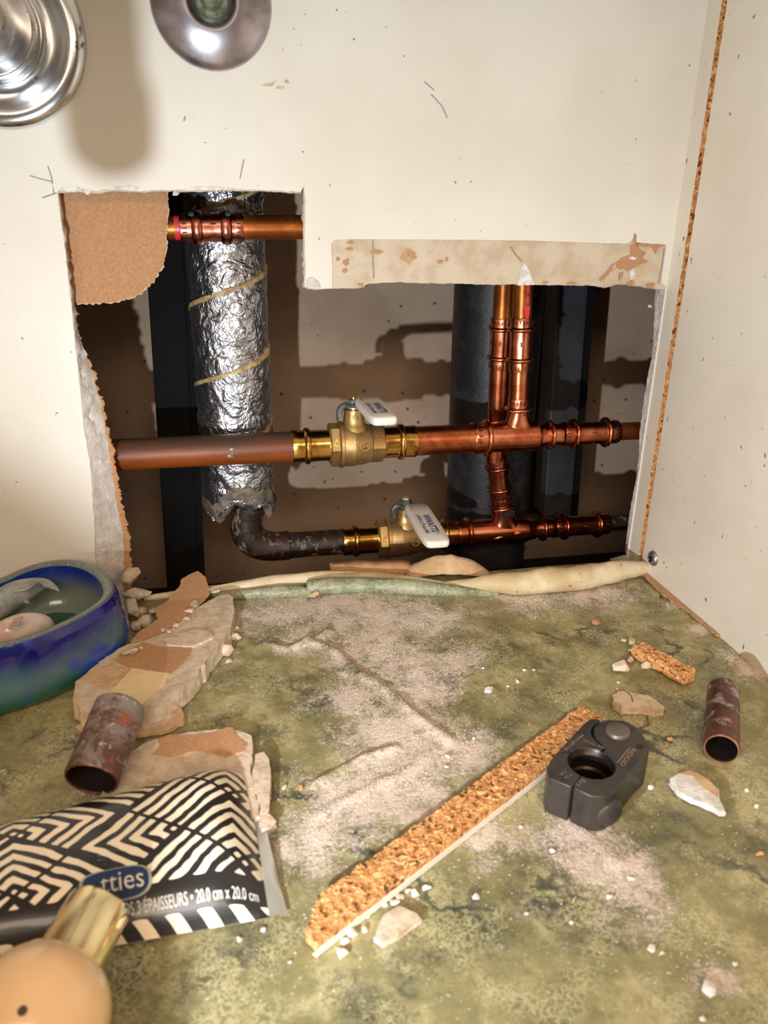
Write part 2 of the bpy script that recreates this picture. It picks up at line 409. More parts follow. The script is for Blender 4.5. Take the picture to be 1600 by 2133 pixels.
# ------------------------------------------------------------------ the setting
XR = .305
front_px = [(222,1262),(212,1215),(200,1160),(199,1100),(196,1040),(189,960),(178,900),(168,800),(159,720),(151,640),(147,600),(135,500),(121,403)]
back_px  = [(268,1262),(256,1225),(263,1172),(258,1110),(246,1050),(236,990),(226,920),(208,830),(183,745),(162,690),(157,640),(149,600),(138,500),(124,404)]
top_px = [(121,403),(160,399),(200,403),(240,398),(300,401),(345,398),(400,399),(470,397),(540,398),(600,401),(627,402)]
notch_px = [(627,402),(629,384),(632,384),(632,420),(631,470),(632,520),(634,570),(632,601),(650,604),(668,602)]
low_px = [(668,602),(700,601),(752,600),(764,592),(778,589),(830,588),(900,590),(960,591),(1040,593),(1080,592),(1087,580),(1093,572),(1099,580),(1106,593),(1180,594),(1240,595),(1262,599),(1285,592),(1320,594),(1345,599),(1372,603)]
rfront_px = [(1389,602),(1383,700),(1371,800),(1358,900),(1345,1000),(1335,1060),(1322,1130),(1316,1190)]
rback_px = [(1365,605),(1362,690),(1359,730),(1347,800),(1339,850),(1333,900),(1331,950),(1325,1000),(1315,1050),(1309,1090),(1304,1130),(1300,1190)]
ZB = -.016
def resample(pts, n):
    pts = [Vector(p) for p in pts]; L = [0]
    for a, b in zip(pts, pts[1:]): L.append(L[-1]+(b-a).length)
    out = []; k = 0
    for i in range(n):
        s = L[-1]*i/(n-1)
        while k < len(L)-2 and L[k+1] < s: k += 1
        f = (s-L[k])/max(1e-9, L[k+1]-L[k]); out.append(pts[k].lerp(pts[k+1], min(1, f)))
    return out
Y1, Y2 = .0012, .0136
def rl(px, y, amp, seed, n, zb=False):
    p = [W(a, b, y) for a, b in px]
    p = rough_line(resample(p, max(2, n//3)), .0012, amp, seed); return resample(p, n)
NL, NT_, NN, NB, NR = 150, 160, 60, 220, 150
mid = []                                   # core outline at the front (y1) and the back (y2)
def core_outline(y, left, right, seed):
    o = []
    l = rl(left, y, .0011, seed, NL); l[0].z = ZB
    o += l[:-1]
    o += rl(top_px, y, .00035, seed+1, NT_)[:-1]
    o += rl(notch_px, y, .0002, seed+2, NN)[:-1]
    o += rl(low_px, y, .00045, seed+3, NB)[:-1]
    r = rl(right, y, .0006, seed+4, NR); r[-1].z = ZB
    o += r
    return o
cf = core_outline(Y1, front_px, [(1385,603)]+[(a-3, b) for a, b in rfront_px[1:]], 1)
cb = core_outline(Y2, back_px, rback_px, 1)
cb = [Vector((p.x, Y2, p.z)) for p in cb]
outer = lambda y, x1=.66: [Vector((x1, y, ZB)), Vector((x1, y, .62)), Vector((-.5, y, .62)), Vector((-.5, y, ZB))]
mb = MB()
n = len(cf)
mb.poly(cf+outer(Y1), 0); mb.poly(cb+outer(Y2), 2)
# the broken faces between the two outlines, with a rough middle
rows = []
for k in range(6):
    f = k/5; row = []
    for i in range(n):
        p = cf[i].lerp(cb[i], f)
        if 0 < k < 5:
            q = p*230; a = .0019
            p = p + Vector((noise.noise(q), .4*noise.noise(q+Vector((5,0,0))), .5*noise.noise(q+Vector((0,0,9)))))*a
        row.append(p)
    rows.append(row)
mb.grid(rows, 1)
mb.box((-.5, .0, -.13), (.66, Y2, ZB))
wall = recalc(build('wall_back', mb, [STRIP, GYPSUM, KRAFT], smooth=30)); wall['kind'] = 'structure'
# painted face layer with the bare strip left open
sk = []
l = rl([(a-2, b) for a, b in front_px], 0, .0005, 21, NL); l[0].z = 0
sk += l[:-1]
sk += rl([(a, b-6) for a, b in top_px[:3]]+[(a, b-3) for a, b in top_px[3:]], 0, .0006, 22, NT_)[:-1]
sk += rl([(628,398),(633,384),(636,420),(635,470),(635,520),(637,570),(634,598),(660,602),(692,601),(693,560),(690,499),(740,498),(900,499),(1100,501),(1250,506),(1308,508),(1318,500),(1322,482),(1327,482),(1326,506),(1387,509),(1388,520),(1381,560),(1377,592),(1391,597)], 0, .00025, 23, 260)[:-1]
r = rl(rfront_px, 0, .0003, 24, NR); r = [Vector((min(p.x+.001, XR-.0008), 0, p.z)) for p in r]; r[-1].z = 0
sk += r
ou = [Vector((XR, 0, 0)), Vector((XR, 0, .62)), Vector((-.5, 0, .62)), Vector((-.5, 0, 0))]
mb = MB(); bk = [Vector((p.x, Y1, p.z)) for p in sk]; bo = [Vector((p.x, Y1, p.z)) for p in ou]
mb.poly(sk+ou, 0)
rr = [[Vector((p.x, y, p.z)) for p in sk] for y in (0, Y1)]; mb.grid(rr, 1)
recalc(build('painted_face', mb, [PAINT, WHITE], wall, smooth=30))

# right cabinet side with the open groove of orange particle board
mb = MB()
g0, g1 = -.0148, -.0202
def gx(z, s, d): return d + .0006*noise.noise(Vector((s, 0, z*220))) + .0003*noise.noise(Vector((s, 3, z*700)))
zs = [-.02+.0012*i for i in range(530)]
A = [Vector((XR, 0, z)) for z in zs]; B = [Vector((XR, gx(z, 1, g0), z)) for z in zs]; Bi = [Vector((XR+.003, gx(z, 1, g0), z)) for z in zs]
Ci = [Vector((XR+.003, gx(z, 2, g1), z)) for z in zs]; C_ = [Vector((XR, gx(z, 2, g1), z)) for z in zs]; D_ = [Vector((XR, -.62, z)) for z in zs]
mb.grid([A, B], 0); mb.grid([B, Bi], 1); mb.grid([Bi, Ci], 1); mb.grid([Ci, C_], 1); mb.grid([C_, D_], 0)
mb.box((XR+.004, -.62, -.02), (XR+.017, -.0005, .616), 0)
side = build('wall_right', mb, [PANEL, CHIP], smooth=30); side['kind'] = 'structure'
mb = MB(); mb.box((-.455, -.62, -.02), (-.44, -.0005, .616)); o = build('wall_left', mb, PANEL, smooth=0); o['kind'] = 'structure'

# underside of the counter over the cabinet
mb = MB(); mb.box((-.455, -.57, .45), (XR+.017, -.0005, .475)); o = build('ceiling', mb, PANEL, smooth=0); o['kind'] = 'structure'

# cavity behind the wall
mb = MB(); mb.box((-.5, .275, -.13), (.66, .30, .62)); o = build('wall_cavity', mb, CAVITY, smooth=0); o['kind'] = 'structure'
mb = MB(); mb.box((-.5, Y2, -.15), (.66, .275, -.13)); mb.box((-.52, .0, -.15), (-.5, .30, .64)); mb.box((.66, .0, -.15), (.68, .30, .64)); mb.box((-.5, 0, .62), (.66, .30, .64))
o = build('floor_cavity', mb, CAVDARK, smooth=0); o['kind'] = 'structure'

# cabinet floor with wrinkled marbled lining
ridges = [([(640,1340),(672,1347),(705,1366),(735,1396),(765,1412),(800,1440),(850,1480),(890,1512),(935,1545)], .0026, .0028),
          ([(660,1635),(730,1595),(775,1572),(825,1560)], .0026, .0022), ([(545,1345),(600,1352),(640,1340),(690,1318)], .0022, .0025),
          ([(690,1310),(672,1330),(680,1340)], .0015, .0012), ([(760,1410),(740,1412),(712,1400)], .0016, .0014),
          ([(660,1700),(760,1650),(860,1600),(905,1560)], .0016, .003), ([(940,1520),(958,1490),(965,1462)], .0014, .0012),
          ([(1020,1420),(1050,1370),(1075,1330)], .0012, .003), ([(1180,1700),(1220,1740),(1290,1800)], .0012, .003), ([(800,1120),(900,1300)], 0, .001)]
RW = [([G(*p) for p in pts], h, s_) for pts, h, s_ in ridges]
dusts = [(700,1262,.03),(600,1270,.03),(800,1275,.04),(900,1290,.03),(750,1345,.03),(830,1390,.032),(890,1440,.026),(960,1370,.02),(720,1450,.02),(760,1500,.02),(860,1510,.02),(920,1550,.022),
         (800,1560,.024),(850,1620,.026),(700,1690,.024),(760,1660,.024),(640,1770,.02),(500,1290,.025),(1090,1250,.03),(1200,1235,.03),(1180,1740,.018),(1250,1790,.018),(1300,1850,.024),(1480,2030,.012),(1400,1260,.012),
         (1460,1310,.012),(1530,1370,.014),(1280,1240,.02),(1000,1560,.016),(900,1700,.018),(1020,1750,.018),(620,1340,.02),(1580,1400,.014)]
DW = [(G(a, b), r_) for a, b, r_ in dusts]
def seg_d(p, a, b):
    d = b-a; t_ = max(0, min(1, (p-a).dot(d)/max(1e-12, d.length_squared))); return (p-(a+d*t_)).length
def dust_at(p):
    d = 0.0
    for q, r_ in DW:
        e = ((p.x-q.x)**2+(p.y-q.y)**2)/(r_*r_)
        if e < 6: d = 1-(1-d)*(1-.72*math.exp(-e*1.4))
    return d
def floor_z(p):
    z = .0007*noise.noise(p*38) + .0004*noise.noise(p*90)
    for pts, h, s_ in RW:
        if not h: continue
        d = min(seg_d(p, a, b) for a, b in zip(pts, pts[1:]))
        if d < s_*3: z += 1.3*h*math.exp(-(d/s_)**2)*(.75+.35*noise.noise(p*120))
    return z
xs = [-.44+.02*i for i in range(15)] + [-.142+.0018*i for i in range(int(.447/.0018)+1)]; xs = [x for x in xs if x < XR] + [XR]
ys = [-.62+.02*i for i in range(13)] + [-.362+.0018*i for i in range(int(.36/.0018)+1)]
rows = []
for y in ys:
    row = []
    for x in xs:
        p = Vector((x, y, 0)); z = floor_z(p) if (x > -.143 and y > -.363) else 0
        row.append(Vector((x, y, min(z, .0006) if y < -.34 else z)))
    rows.append(row)
mb = MB(); mb.grid(rows)
fl = build('floor', mb, LINING, smooth=80); fl['kind'] = 'structure'
a_ = fl.data.attributes.new('dust', 'FLOAT', 'POINT'); a_.data.foreach_set('value', [dust_at(v.co) for v in fl.data.vertices])
mb = MB(); mb.box((-.44, -.62, -.0158), (XR, -.0022, -.0014)); build('floor_board', mb, CHIP, fl, smooth=0)
mb = MB(); e_ = rough_flat([G(a, b, .0009) for a, b in [(1336,1196),(1350,1193),(1378,1214),(1412,1244),(1446,1276),(1500,1326),(1492,1326),(1436,1278),(1398,1254),(1366,1228)]], .002, .0012, 77)
e_ = [Vector((min(p.x, XR-.0005), p.y, p.z)) for p in e_]; mb.slab([p+Vector((0,0,.0012)) for p in e_], e_); recalc(build('bare_board_edge', mb, KRAFT, fl, smooth=0))
def FZ(p): return floor_z(Vector((p.x, p.y, 0)))

# small marks and torn spots on the wall
def flake(name, px, mat, y, parent, amp=.0004, seed=0, thick=.0004, label=None):
    p = [W(a, b, y) for a, b in px]; p = rough_line(p+[p[0]], .0008, amp, seed, freq=500)[:-1]
    m = MB(); m.slab(p, [Vector((v.x, y+thick, v.z)) for v in p], 0, 0, 0); return build(name, m, mat, parent, smooth=0, label=label)
def blob(cx, cy, rx, ry, n=10, seed=0):
    rnd = random.Random(seed); return [(cx+rx*rnd.uniform(.6,1.1)*math.cos(6.283*k/n), cy+ry*rnd.uniform(.6,1.1)*math.sin(6.283*k/n)) for k in range(n)]
for i, (cx, cy, rx, ry) in enumerate([(730,505,8,4),(728,519,9,5),(704,540,5,5),(722,547,8,9),(719,564,8,5),(785,524,14,5),(855,527,10,6),(861,536,9,4),(918,545,9,6),(931,540,4,7),(752,593,7,4),(1135,588,8,3),(1190,590,14,3),(1270,585,5,7)]):
    flake('torn_spot', blob(cx, cy, rx, ry, seed=i), KRAFT, Y1-.0004, wall, seed=i)
flake('torn_spot', blob(852,534,18,18,12,3), TANPAPER, Y1-.0002, wall, .0003, 50)
for i, px in enumerate([[(1282,548),(1300,536),(1316,530),(1313,512),(1326,506),(1330,518),(1345,528),(1338,540),(1350,545),(1334,552),(1320,558),(1308,566),(1300,560),(1290,562)],
                        [(1327,507),(1386,508),(1386,513),(1372,514),(1366,528),(1361,514),(1328,512)], [(1322,481),(1327,481),(1325,505),(1320,503)],
                        [(1268,562),(1278,548),(1274,566),(1258,580),(1252,586),(1250,580)], [(1290,570),(1298,566),(1297,580),(1290,584)], [(1306,590),(1318,583),(1322,592),(1310,597)], [(1348,592),(1364,590),(1362,600),(1350,600)]]):
    flake('torn_paper', px, KRAFT, Y1-.0009, wall, .0006, 70+i, .0008)
flake('gypsum_spot', [(1309,536),(1318,534),(1328,538),(1320,542),(1312,540)], WHITE, Y1-.0013, wall, .0003, 90)
flake('gypsum_spot', [(1272,566),(1290,556),(1286,576),(1276,592),(1262,592),(1258,584)], STRIP, Y1-.0008, wall, .0004, 91)
flake('gypsum_spot', [(1312,560),(1322,556),(1322,580),(1312,584)], WHITE, Y1-.0008, wall, .0004, 92)
flake('gypsum_spot', [(636,598),(640,580),(652,578),(664,588),(668,600)], GYPSUM, -.0008, wall, .0004, 93)
flake('gypsum_spot', [(1078,594),(1086,560),(1092,545),(1100,560),(1106,572),(1114,594)], WHITE, Y1-.0003, wall, .0004, 94, .006)
def stroke(px, wd, mat, y=-.0003, name='pencil_line', thick=.0002):
    m = MB(); pts = [W(a, b, y) for a, b in px]
    for a, b in zip(pts, pts[1:]):
        d = (b-a).normalized(); s_ = Vector((d.z, 0, -d.x))*wd/2
        m.slab([a-s_, a+s_, b+s_, b-s_], [v+Vector((0,thick,0)) for v in (a-s_, a+s_, b+s_, b-s_)])
    return recalc(build(name, m, mat, wall, smooth=0))
stroke([(777,499),(777,540),(779,580)], .0009, PENCIL, Y1-.0003); stroke([(1384,516),(1379,555),(1372,590)], .0009, PENCIL, Y1-.0003)
stroke([(1064,514),(1074,530),(1088,545)], .0012, KRAFT, Y1-.0003, 'crack'); stroke([(884,170),(905,188)], .0005, PENCIL); stroke([(898,196),(922,222),(932,246)], .0005, PENCIL); stroke([(508,332),(500,372)], .0007, PENCIL)
stroke([(386,242),(383,252)], .0008, PENCIL); stroke([(100,346),(108,372),(112,402)], .0006, PENCIL); stroke([(62,366),(90,374),(108,378)], .0005, PENCIL); stroke([(88,412),(118,402)], .0006, PENCIL)
for i, (cx, cy, rx, ry) in enumerate([(560,176,16,4),(585,182,10,5),(598,170,7,6),(572,170,7,3),(805,56,4,2),(636,30,2,2),(610,60,3,2)]):
    flake('smudge', blob(cx, cy, rx, ry, 9, 40+i), SMUDGE, -.0002, wall, .0007, 20+i, .0002)
for i, (cx, cy, rx, ry) in enumerate([(110,388,10,12),(150,394,24,8),(182,397,8,9),(260,392,34,5),(440,392,60,4)]):
    flake('chipped_paint', blob(cx, cy, rx, ry, 11, 60+i), WHITE, -.0003, wall, .0004, 30+i, .0003)
mb = MB(); rows = []                                      # torn brown backing paper along the broken left edge
for i in range(420):
    f = i/420; p = Vector(cb[min(int((.02+.93*f)*(NL-1)), NL-2)]).lerp(Vector(cb[min(int((.02+.93*f)*(NL-1)), NL-2)+1]), ((.02+.93*f)*(NL-1)) % 1)
    q = Vector((f*40, 2, 0)); wd = max(.0003, .0052*(1-f)**1.3 + .0022*noise.noise(q) + .0016*noise.noise(q*3.1) + .0008*noise.noise(q*11) - .0004)
    if wd < .0008 and f > .5: wd = .0001
    rows.append([p+Vector((-.003, -.0004, 0)), p+Vector((wd*.5, -.0008, 0)), p+Vector((wd, .0002+.001*noise.noise(q*2), .0003*noise.noise(q*15)))])
mb.grid(rows)
build('torn_paper_fringe', mb, KRAFT, wall, smooth=60)

# screw in the right panel
sc = P(1362, 1163, 0, XR); t_ = thing('screw', 'small round silver screw head in the right cabinet panel near the floor', 'screw', sc)
mb = MB(); mb.lathe(sc+Vector((.0005,0,0)), (-1,0,0), [(0,.0058),(.0012,.0058),(.0026,.005),(.0034,.0034),(.0034,.0028),(.0022,.0014),(.0022,0)], 28); build('screw_head', mb, STEEL, t_)
mb = MB(); mb.box((sc.x-.0031, sc.y-.0028, sc.z-.0004), (sc.x-.0022, sc.y+.0028, sc.z+.0004)); mb.box((sc.x-.0031, sc.y-.0004, sc.z-.0028), (sc.x-.0022, sc.y+.0004, sc.z+.0028)); build('cross_recess', mb, INSIDE, t_, smooth=0)

# ------------------------------------------------------------------ pipework behind the wall
YM, YL, YU = .040, .080, .034
def line(a, b, y):
    A, B = W(*a, y), W(*b, y); return A, (B-A).normalized()
class Run:
    """a straight pipe line between two pixels on a plane; at(px) is the distance along it"""
    def __init__(s, a, b, y, y2=None):
        s.A = W(*a, y); s.B = W(*b, y if y2 is None else y2); s.d = (s.B-s.A).normalized(); s.a, s.b = a, b; s.L = (s.B-s.A).length
    def at(s, p, k=0):                                    # p: pixel coordinate along axis k
        lo, hi = -.3*s.L-.05, 1.3*s.L+.05
        f = lambda t: proj(s.A+s.d*t)[k]
        inc = f(hi) > f(lo)
        for _ in range(40):
            m_ = (lo+hi)/2
            if (f(m_) < p) == inc: lo = m_
            else: hi = m_
        return lo
    def p(s, t): return s.A+s.d*t
def proj(v):
    q = Vector(v)-CAM; z = q.dot(FWD); return (800+F*q.dot(RT)/z, 1066.5-F*q.dot(UP)/z)
def tick(th, n=24, w_=.5): return 1 if math.sin(n*th) > w_ else 0
def press_prof(t0, t1, r, rb, ends=(True, True), bw=None):
    """a press sleeve from t0 to t1: a rounded bead near each chosen end, a lip beyond it"""
    bw = bw or rb*.36; pr = []
    def bead(c): return [(c+bw*math.sin(x*math.pi/2)*.9, r+(rb-r)*math.cos(x*math.pi/2)) for x in (-1,-.75,-.5,-.25,0,.25,.5,.75,1)]
    lip = rb*.62
    pr += [(t0, r*.86), (t0, r*1.01), (t0+.0004, r*1.03)]
    if ends[0]: pr += [(t0+lip*.55, r*1.0)] + bead(t0+lip+bw)
    nmid = 5
    a = pr[-1][0]+.0006; b = (t1-lip-2*bw-.0006) if ends[1] else t1-.0006
    pr += [(a+(b-a)*k/nmid, r*(1.0 if k in (0, nmid) else .985)) for k in range(nmid+1)]
    if ends[1]: pr += bead(t1-lip-bw) + [(t1-lip*.55, r)]
    pr += [(t1-.0004, r*1.03), (t1, r*1.01), (t1, r*.86)]
    return pr
def crimp(amp=.00035):                                    # faint hexagonal squeeze left by the press jaws
    return lambda t, th, r, q: -amp*(.5+.5*math.cos(6*th))
def add_ticks(mb, run, t, r, n=16, ln=.0022, wd=.0009, th0=0):  # stamped strokes round a sleeve end
    d = run.d; a = d.cross(Vector((0,0,1))).normalized(); b = a.cross(d)
    for k in range(n):
        th = th0+2*math.pi*k/n; nn = a*math.cos(th)+b*math.sin(th); tt = nn.cross(d)
        c = run.p(t)+nn*(r+.0001)
        mb.add([c-d*ln/2-tt*wd/2, c+d*ln/2-tt*wd/2, c+d*ln/2+tt*wd/2, c-d*ln/2+tt*wd/2], [(0,1,2,3)])
STAMP = simple('stamped_dark_mark', srgb(96,52,38), .5, .6)
def pipe(name, run, t0, t1, r, mat, parent, seg=36):
    m = MB(); m.lathe(run.A, run.d, [(t0, 0), (t0, r)] + [(t0+(t1-t0)*k/6, r) for k in range(1, 6)] + [(t1, r), (t1, 0)], seg); return build(name, m, mat, parent)
def sleeve(name, run, t0, t1, r, rb, mat, parent, ends=(True, True), ticks=0, bw=None, seg=48):
    m = MB(); m.lathe(run.A, run.d, press_prof(t0, t1, r, rb, ends, bw), seg, mod=crimp()); o = build(name, m, mat, parent, smooth=50)
    if ticks:
        k = MB()
        if ends[0]: add_ticks(k, run, t0+rb*.26, r*1.02, ticks, rb*.26)
        if ends[1]: add_ticks(k, run, t1-rb*.26, r*1.02, ticks, rb*.26)
        add_ticks(k, run, (t0+t1)/2+.001, r*.99, max(5, ticks//3), rb*.34, .0012, .3)
        build('stamped_mark', k, STAMP, o, smooth=0)
    return o

# upper line
U = Run((290,475), (660,473), YU); c0, c1 = U.at(375), U.at(506)
t_ = thing('copper_water_pipe', 'amber copper pipe with a ribbed coupling crossing the top left of the wall opening', 'pipe', U.p(0))
pipe('pipe', U, U.at(300), c0+.006, .0072, LACQ, t_); pipe('pipe', U, c1-.006, U.at(760), .0075, LACQ, t_)
sleeve('press_coupling', U, c0, c1, .0089, .0108, PINKCU, t_, ticks=22)
m = MB(); m.lathe(U.A, U.d, [(U.at(364), .0071), (U.at(364), .00735), (U.at(377), .00735), (U.at(377), .0071)], 36); build('red_marking', m, MARKER, t_)
m = MB()
for px_ in (401, 476):
    tt = U.at(px_); n_ = Vector((0, -.62, .78)); c = U.p(tt)+n_*.0104
    m.lathe(c, n_, [(0, .0019), (.0006, .0017), (.0008, 0)], 12)
build('green_dot', m, GREENMARK, t_)

# middle line
ML = Run((230,948), (1330,897), YM)
t_ = thing('copper_water_pipe', 'dull brown copper pipe running left from the upper valve with a grey solder splash', 'pipe', ML.p(0))
pipe('pipe', ML, ML.at(130), ML.at(640), .0111, DULL, t_)
m = MB()
for k in range(9):
    v, f = hull(ML.p(ML.at(483+random.uniform(-8,8)))+Vector((0,-.0105,random.uniform(-.004,.003))), (.0016,.0009,.002), 300+k, 10); m.add(v, f)
build('solder_splash', m, SOLDER, t_)

def valve(label, run, q, zoff, handle, sl_ang, big):
    """q: pixel columns of the sockets and body; handle: four pixel corners of the white sleeve, root edge first"""
    at = run.at; t = thing('ball_valve', label, 'valve', run.p(at(q['b'])))
    rs = .0119
    o = sleeve('press_socket', run, at(q['s0']), at(q['h0'])+.002, rs, .0137, BRASS, t, (True, False), bw=.0026)
    o = sleeve('press_socket', run, at(q['h3'])-.002, at(q['s1']), rs, .0137, BRASS, t, (False, True), bw=.0026)
    h0, h1, h2, h3 = at(q['h0']), at(q['h1']), at(q['h2']), at(q['h3'])
    m = MB(); m.lathe(run.A, run.d, [(h0, .0), (h0, .0152), (h0+.001, .0166), (h1-.0006, .0166), (h1, .0155)], 6*8, mod=lambda tt, th, r, k: (r*(math.cos(math.pi/6)/math.cos((th % (math.pi/3))-math.pi/6)) - r)*.85 if k else 0)
    build('hex_end', m, CASTB, t, smooth=25)
    m = MB(); m.lathe(run.A, run.d, [(h1-.0002, .0), (h1-.0002, .0150), (h1+.0003, .0172), (h1+.0026, .0172), (h1+.0032, .0160), (h1+.005, .0162), (h1+(h2-h1)*.45, .0166), (h1+(h2-h1)*.46, .0162), (h1+(h2-h1)*.75, .0156), (h2, .0140), (h2, 0)], 48)
    body = build('body', m, CASTB, t, smooth=30)
    m = MB(); m.lathe(run.A, run.d, [(h2-.0002, 0), (h2-.0002, .0138), (h2+.0006, .0150), (h3-.001, .0150), (h3, .0138), (h3, 0)], 48, mod=lambda tt, th, r, k: (r*(math.cos(math.pi/4)/math.cos((th % (math.pi/2))-math.pi/4)) - r)*.45 if 0 < k < 5 else 0)
    build('hex_end', m, CASTB, t, smooth=25)
    # raised cast marks on the body: ring with 3/4, hexagon with H, small letters on the end
    ax = run.d; nrm = Vector((0,-1,0)); nrm = (nrm-ax*nrm.dot(ax)).normalized(); nrm = (nrm*.93+Vector((0,0,1))*.37).normalized(); upv = nrm.cross(ax)*-1
    upv = upv if upv.z > 0 else -upv
    m = MB(); c = run.p(at(q['m']))+nrm*.0163-upv*.0035
    m.lathe(c-nrm*.0006, nrm, [(0,.0036),(.0010,.0036),(.0010,.0030),(0,.0030)], 28)
    put_text(m, '3/4', lambda a, b: c+nrm*.0003+ax*((a-.5)*.0044)+upv*((b-.5)*.0026))
    build('cast_mark', m, CASTB, body)
    m = MB(); c2 = run.p((h2+h3)/2)+nrm*.0153
    put_text(m, 'CSA', lambda a, b: c2+ax*((a-.5)*.0048)+upv*((b-.5)*.0030))
    build('cast_letter', m, BRASS, body); m = MB()
    c3 = run.p((h0+h1)/2)+nrm*.0166; put_text(m, 'LF', lambda a, b: c3+ax*((b-.5)*.0026)+upv*((a-.5)*.005))
    build('cast_letter', m, BRASS, body)
    # stem tower
    c = run.p(at(q['n'])); up = Vector((0,0,1)); zt = zoff
    m = MB(); m.lathe(c, up, [(.006,.0125),(.0125,.0112),(.0155,.0088),(.0175,.0078),(zt-.004,.0072),(zt,.0072),(zt,.0058),(zt-.0012,.0058),(zt-.0012,0)], 32)
    stem = build('stem_neck', m, CASTB, t, smooth=40)
    m = MB(); m.lathe(c, up, [(zt-.002,0),(zt-.002,.0055),(zt+.0008,.0055),(zt+.0014,.005),(zt+.0014,.0030),(zt+.0034,.0030),(zt+.0034,0)], 24); build('packing_nut', m, BRASS, stem, smooth=30)
    m = MB(); f0 = c+nrm*.0; cH = c+Vector((0,-.0073,zt-.005)); right_ = Vector((1,0,0))
    hexp = [cH+right_*(.0026*math.cos(k*math.pi/3+.52))+up*(.0026*math.sin(k*math.pi/3+.52)) for k in range(6)]
    for k in range(6):
        a, b = hexp[k], hexp[(k+1)%6]; i_ = cH+(a-cH)*.82, cH+(b-cH)*.82
        m.add([a, b, i_[1], i_[0]], [(0,1,2,3)])
    put_text(m, 'H', lambda a, b: cH+right_*((a-.5)*.0024)+up*((b-.5)*.0026)+Vector((0,-.0002,0)))
    build('cast_letter', m, BRASS, stem, smooth=0)
    # steel lever, bent over the stem, then the white sleeve toward the room
    zl = c.z+zt+.0048
    root0, root1, tip1, tip0 = [P(a, b, 2, zl+.003-.0045*(k > 1)*sl_ang) for k, (a, b) in enumerate(handle)]
    e = (root1-root0); L0 = ((tip0-root0)+(tip1-root1))*.5; wd = e.length
    ln = L0.normalized(); e = (e-ln*e.dot(ln)).normalized(); nz = ln.cross(e).normalized(); nz = nz if nz.z > 0 else -nz
    mid0 = (root0+root1)/2; L = L0.length
    top = c+Vector((0,0,zt+.0030))
    m = MB(); pl = []
    def strip(pts, hw, th):
        for a, b in zip(pts, pts[1:]):
            dd = (b-a).normalized(); ss = dd.cross(up); ss = (ss if ss.length > .2 else dd.cross(ln)).normalized()*hw; nn = ss.cross(dd).normalized()*th
            m.slab([a-ss+nn, a+ss+nn, b+ss+nn, b-ss+nn], [a-ss-nn, a+ss-nn, b+ss-nn, b-ss-nn])
    inside = mid0 + ln*(L*.25)
    strip([top-ln*.005, top+ln*.004, inside.lerp(top, .35), inside], .0052, .0009)
    m.lathe(top+Vector((0,0,.0006)), up, [(-.0022,0),(-.0022,.0078),(.0004,.0078),(.0004,0)], 24)
    lever = build('lever', recal(m), STEEL, t, smooth=30)
    m = MB(); m.lathe(top, up, [(.0008,0),(.0008,.0050),(.0042,.0050),(.0046,.0044),(.0046,.0)], 6); build('hex_nut', m, STEEL, lever, smooth=20)
    m = MB(); m.lathe(top, up, [(.0042,0),(.0042,.0028),(.0060,.0026),(.0060,0)], 16); build('stem_tip', m, SMUDGE if big else BRASS, lever, smooth=30)
    m = MB(); s_ = -Vector((1,0,0)) if True else e; hk = [top+s_*.004+Vector((0,0,0)), top+s_*.0085+Vector((0,-.0015,-.0008)), top+s_*.0108+Vector((0,-.002,-.004)), top+s_*.0108+Vector((0,-.002,-.0105))]
    m.tube(catmull(hk, 5), .0024, 10); build('stop_tab', m, STEEL, lever)
    # rounded vinyl sleeve
    m = MB(); n_ = 40
    def ring(k, sc_, h):
        th = 2*math.pi*k/n_; x = math.copysign(abs(math.cos(th))**.32, math.cos(th)); y = math.copysign(abs(math.sin(th))**.32, math.sin(th))
        return mid0 + ln*(L/2) + ln*(x*(L/2)*sc_[0]) + e*(y*(wd/2)*sc_[1]) + nz*h
    T = .0030
    prof = [((.0,.0), T), ((.5,.5), T), ((.94,.88), T), ((.98,.96), T*.8), ((1,1), T*.35), ((1,1), -T*.35), ((.98,.96), -T*.8), ((.94,.88), -T), ((.0,.0), -T)]
    m.grid([[ring(k, s2, h) for k in range(n_)] for s2, h in prof], 0, True)
    sv = build('handle_sleeve', recal(m), SLEEVE, t, smooth=50)
    pt = lambda u, v: mid0 + ln*(u*L) + e*(v*wd) + nz*(T+.00012)       # u along, v across (-.5 .. .5)
    if (proj(pt(.5,.4))[0] < proj(pt(.5,-.4))[0]): pt = lambda u, v: mid0 + ln*(u*L) - e*(v*wd) + nz*(T+.00012)
    m = MB(); sp = .42
    put_text(m, 'WWATTS', lambda a, b: pt(.33+a*.45, -.02+b*.28), 0, .03)
    put_text(m, '®', lambda a, b: pt(.795+a*.035, .10+b*.10), 0)
    put_text(m, 'LFFBV-3 Press-M2', lambda a, b: pt(.33+a*.47, -.27+b*.15), 0, .012)
    put_text(m, 'OFF', lambda a, b: pt(.11+a*.09, -.32+b*.07), 0); put_text(m, 'ON', lambda a, b: pt(.05+a*.06, .28+b*.08), 0)
    m.add([pt(.065,-.28), pt(.075,-.28), pt(.075,.24), pt(.065,.24)], [(0,1,2,3)]); m.add([pt(.07,-.30), pt(.10,-.28), pt(.10,-.27), pt(.06,-.27)], [(0,1,2,3)])
    build('printed_lettering', m, BLUEINK, sv, smooth=0)
    return t
def recal(m):
    me = bpy.data.meshes.new('tmp'); me.from_pydata([tuple(v) for v in m.v], [], m.f); bm = bmesh.new(); bm.from_mesh(me)
    bmesh.ops.recalc_face_normals(bm, faces=bm.faces); bm.verts.index_update()
    m.v = [v.co.copy() for v in bm.verts]; m.f = [tuple(v.index for v in f.verts) for f in bm.faces]; m.mi = [0]*len(m.f)
    bm.free(); bpy.data.meshes.remove(me); return m
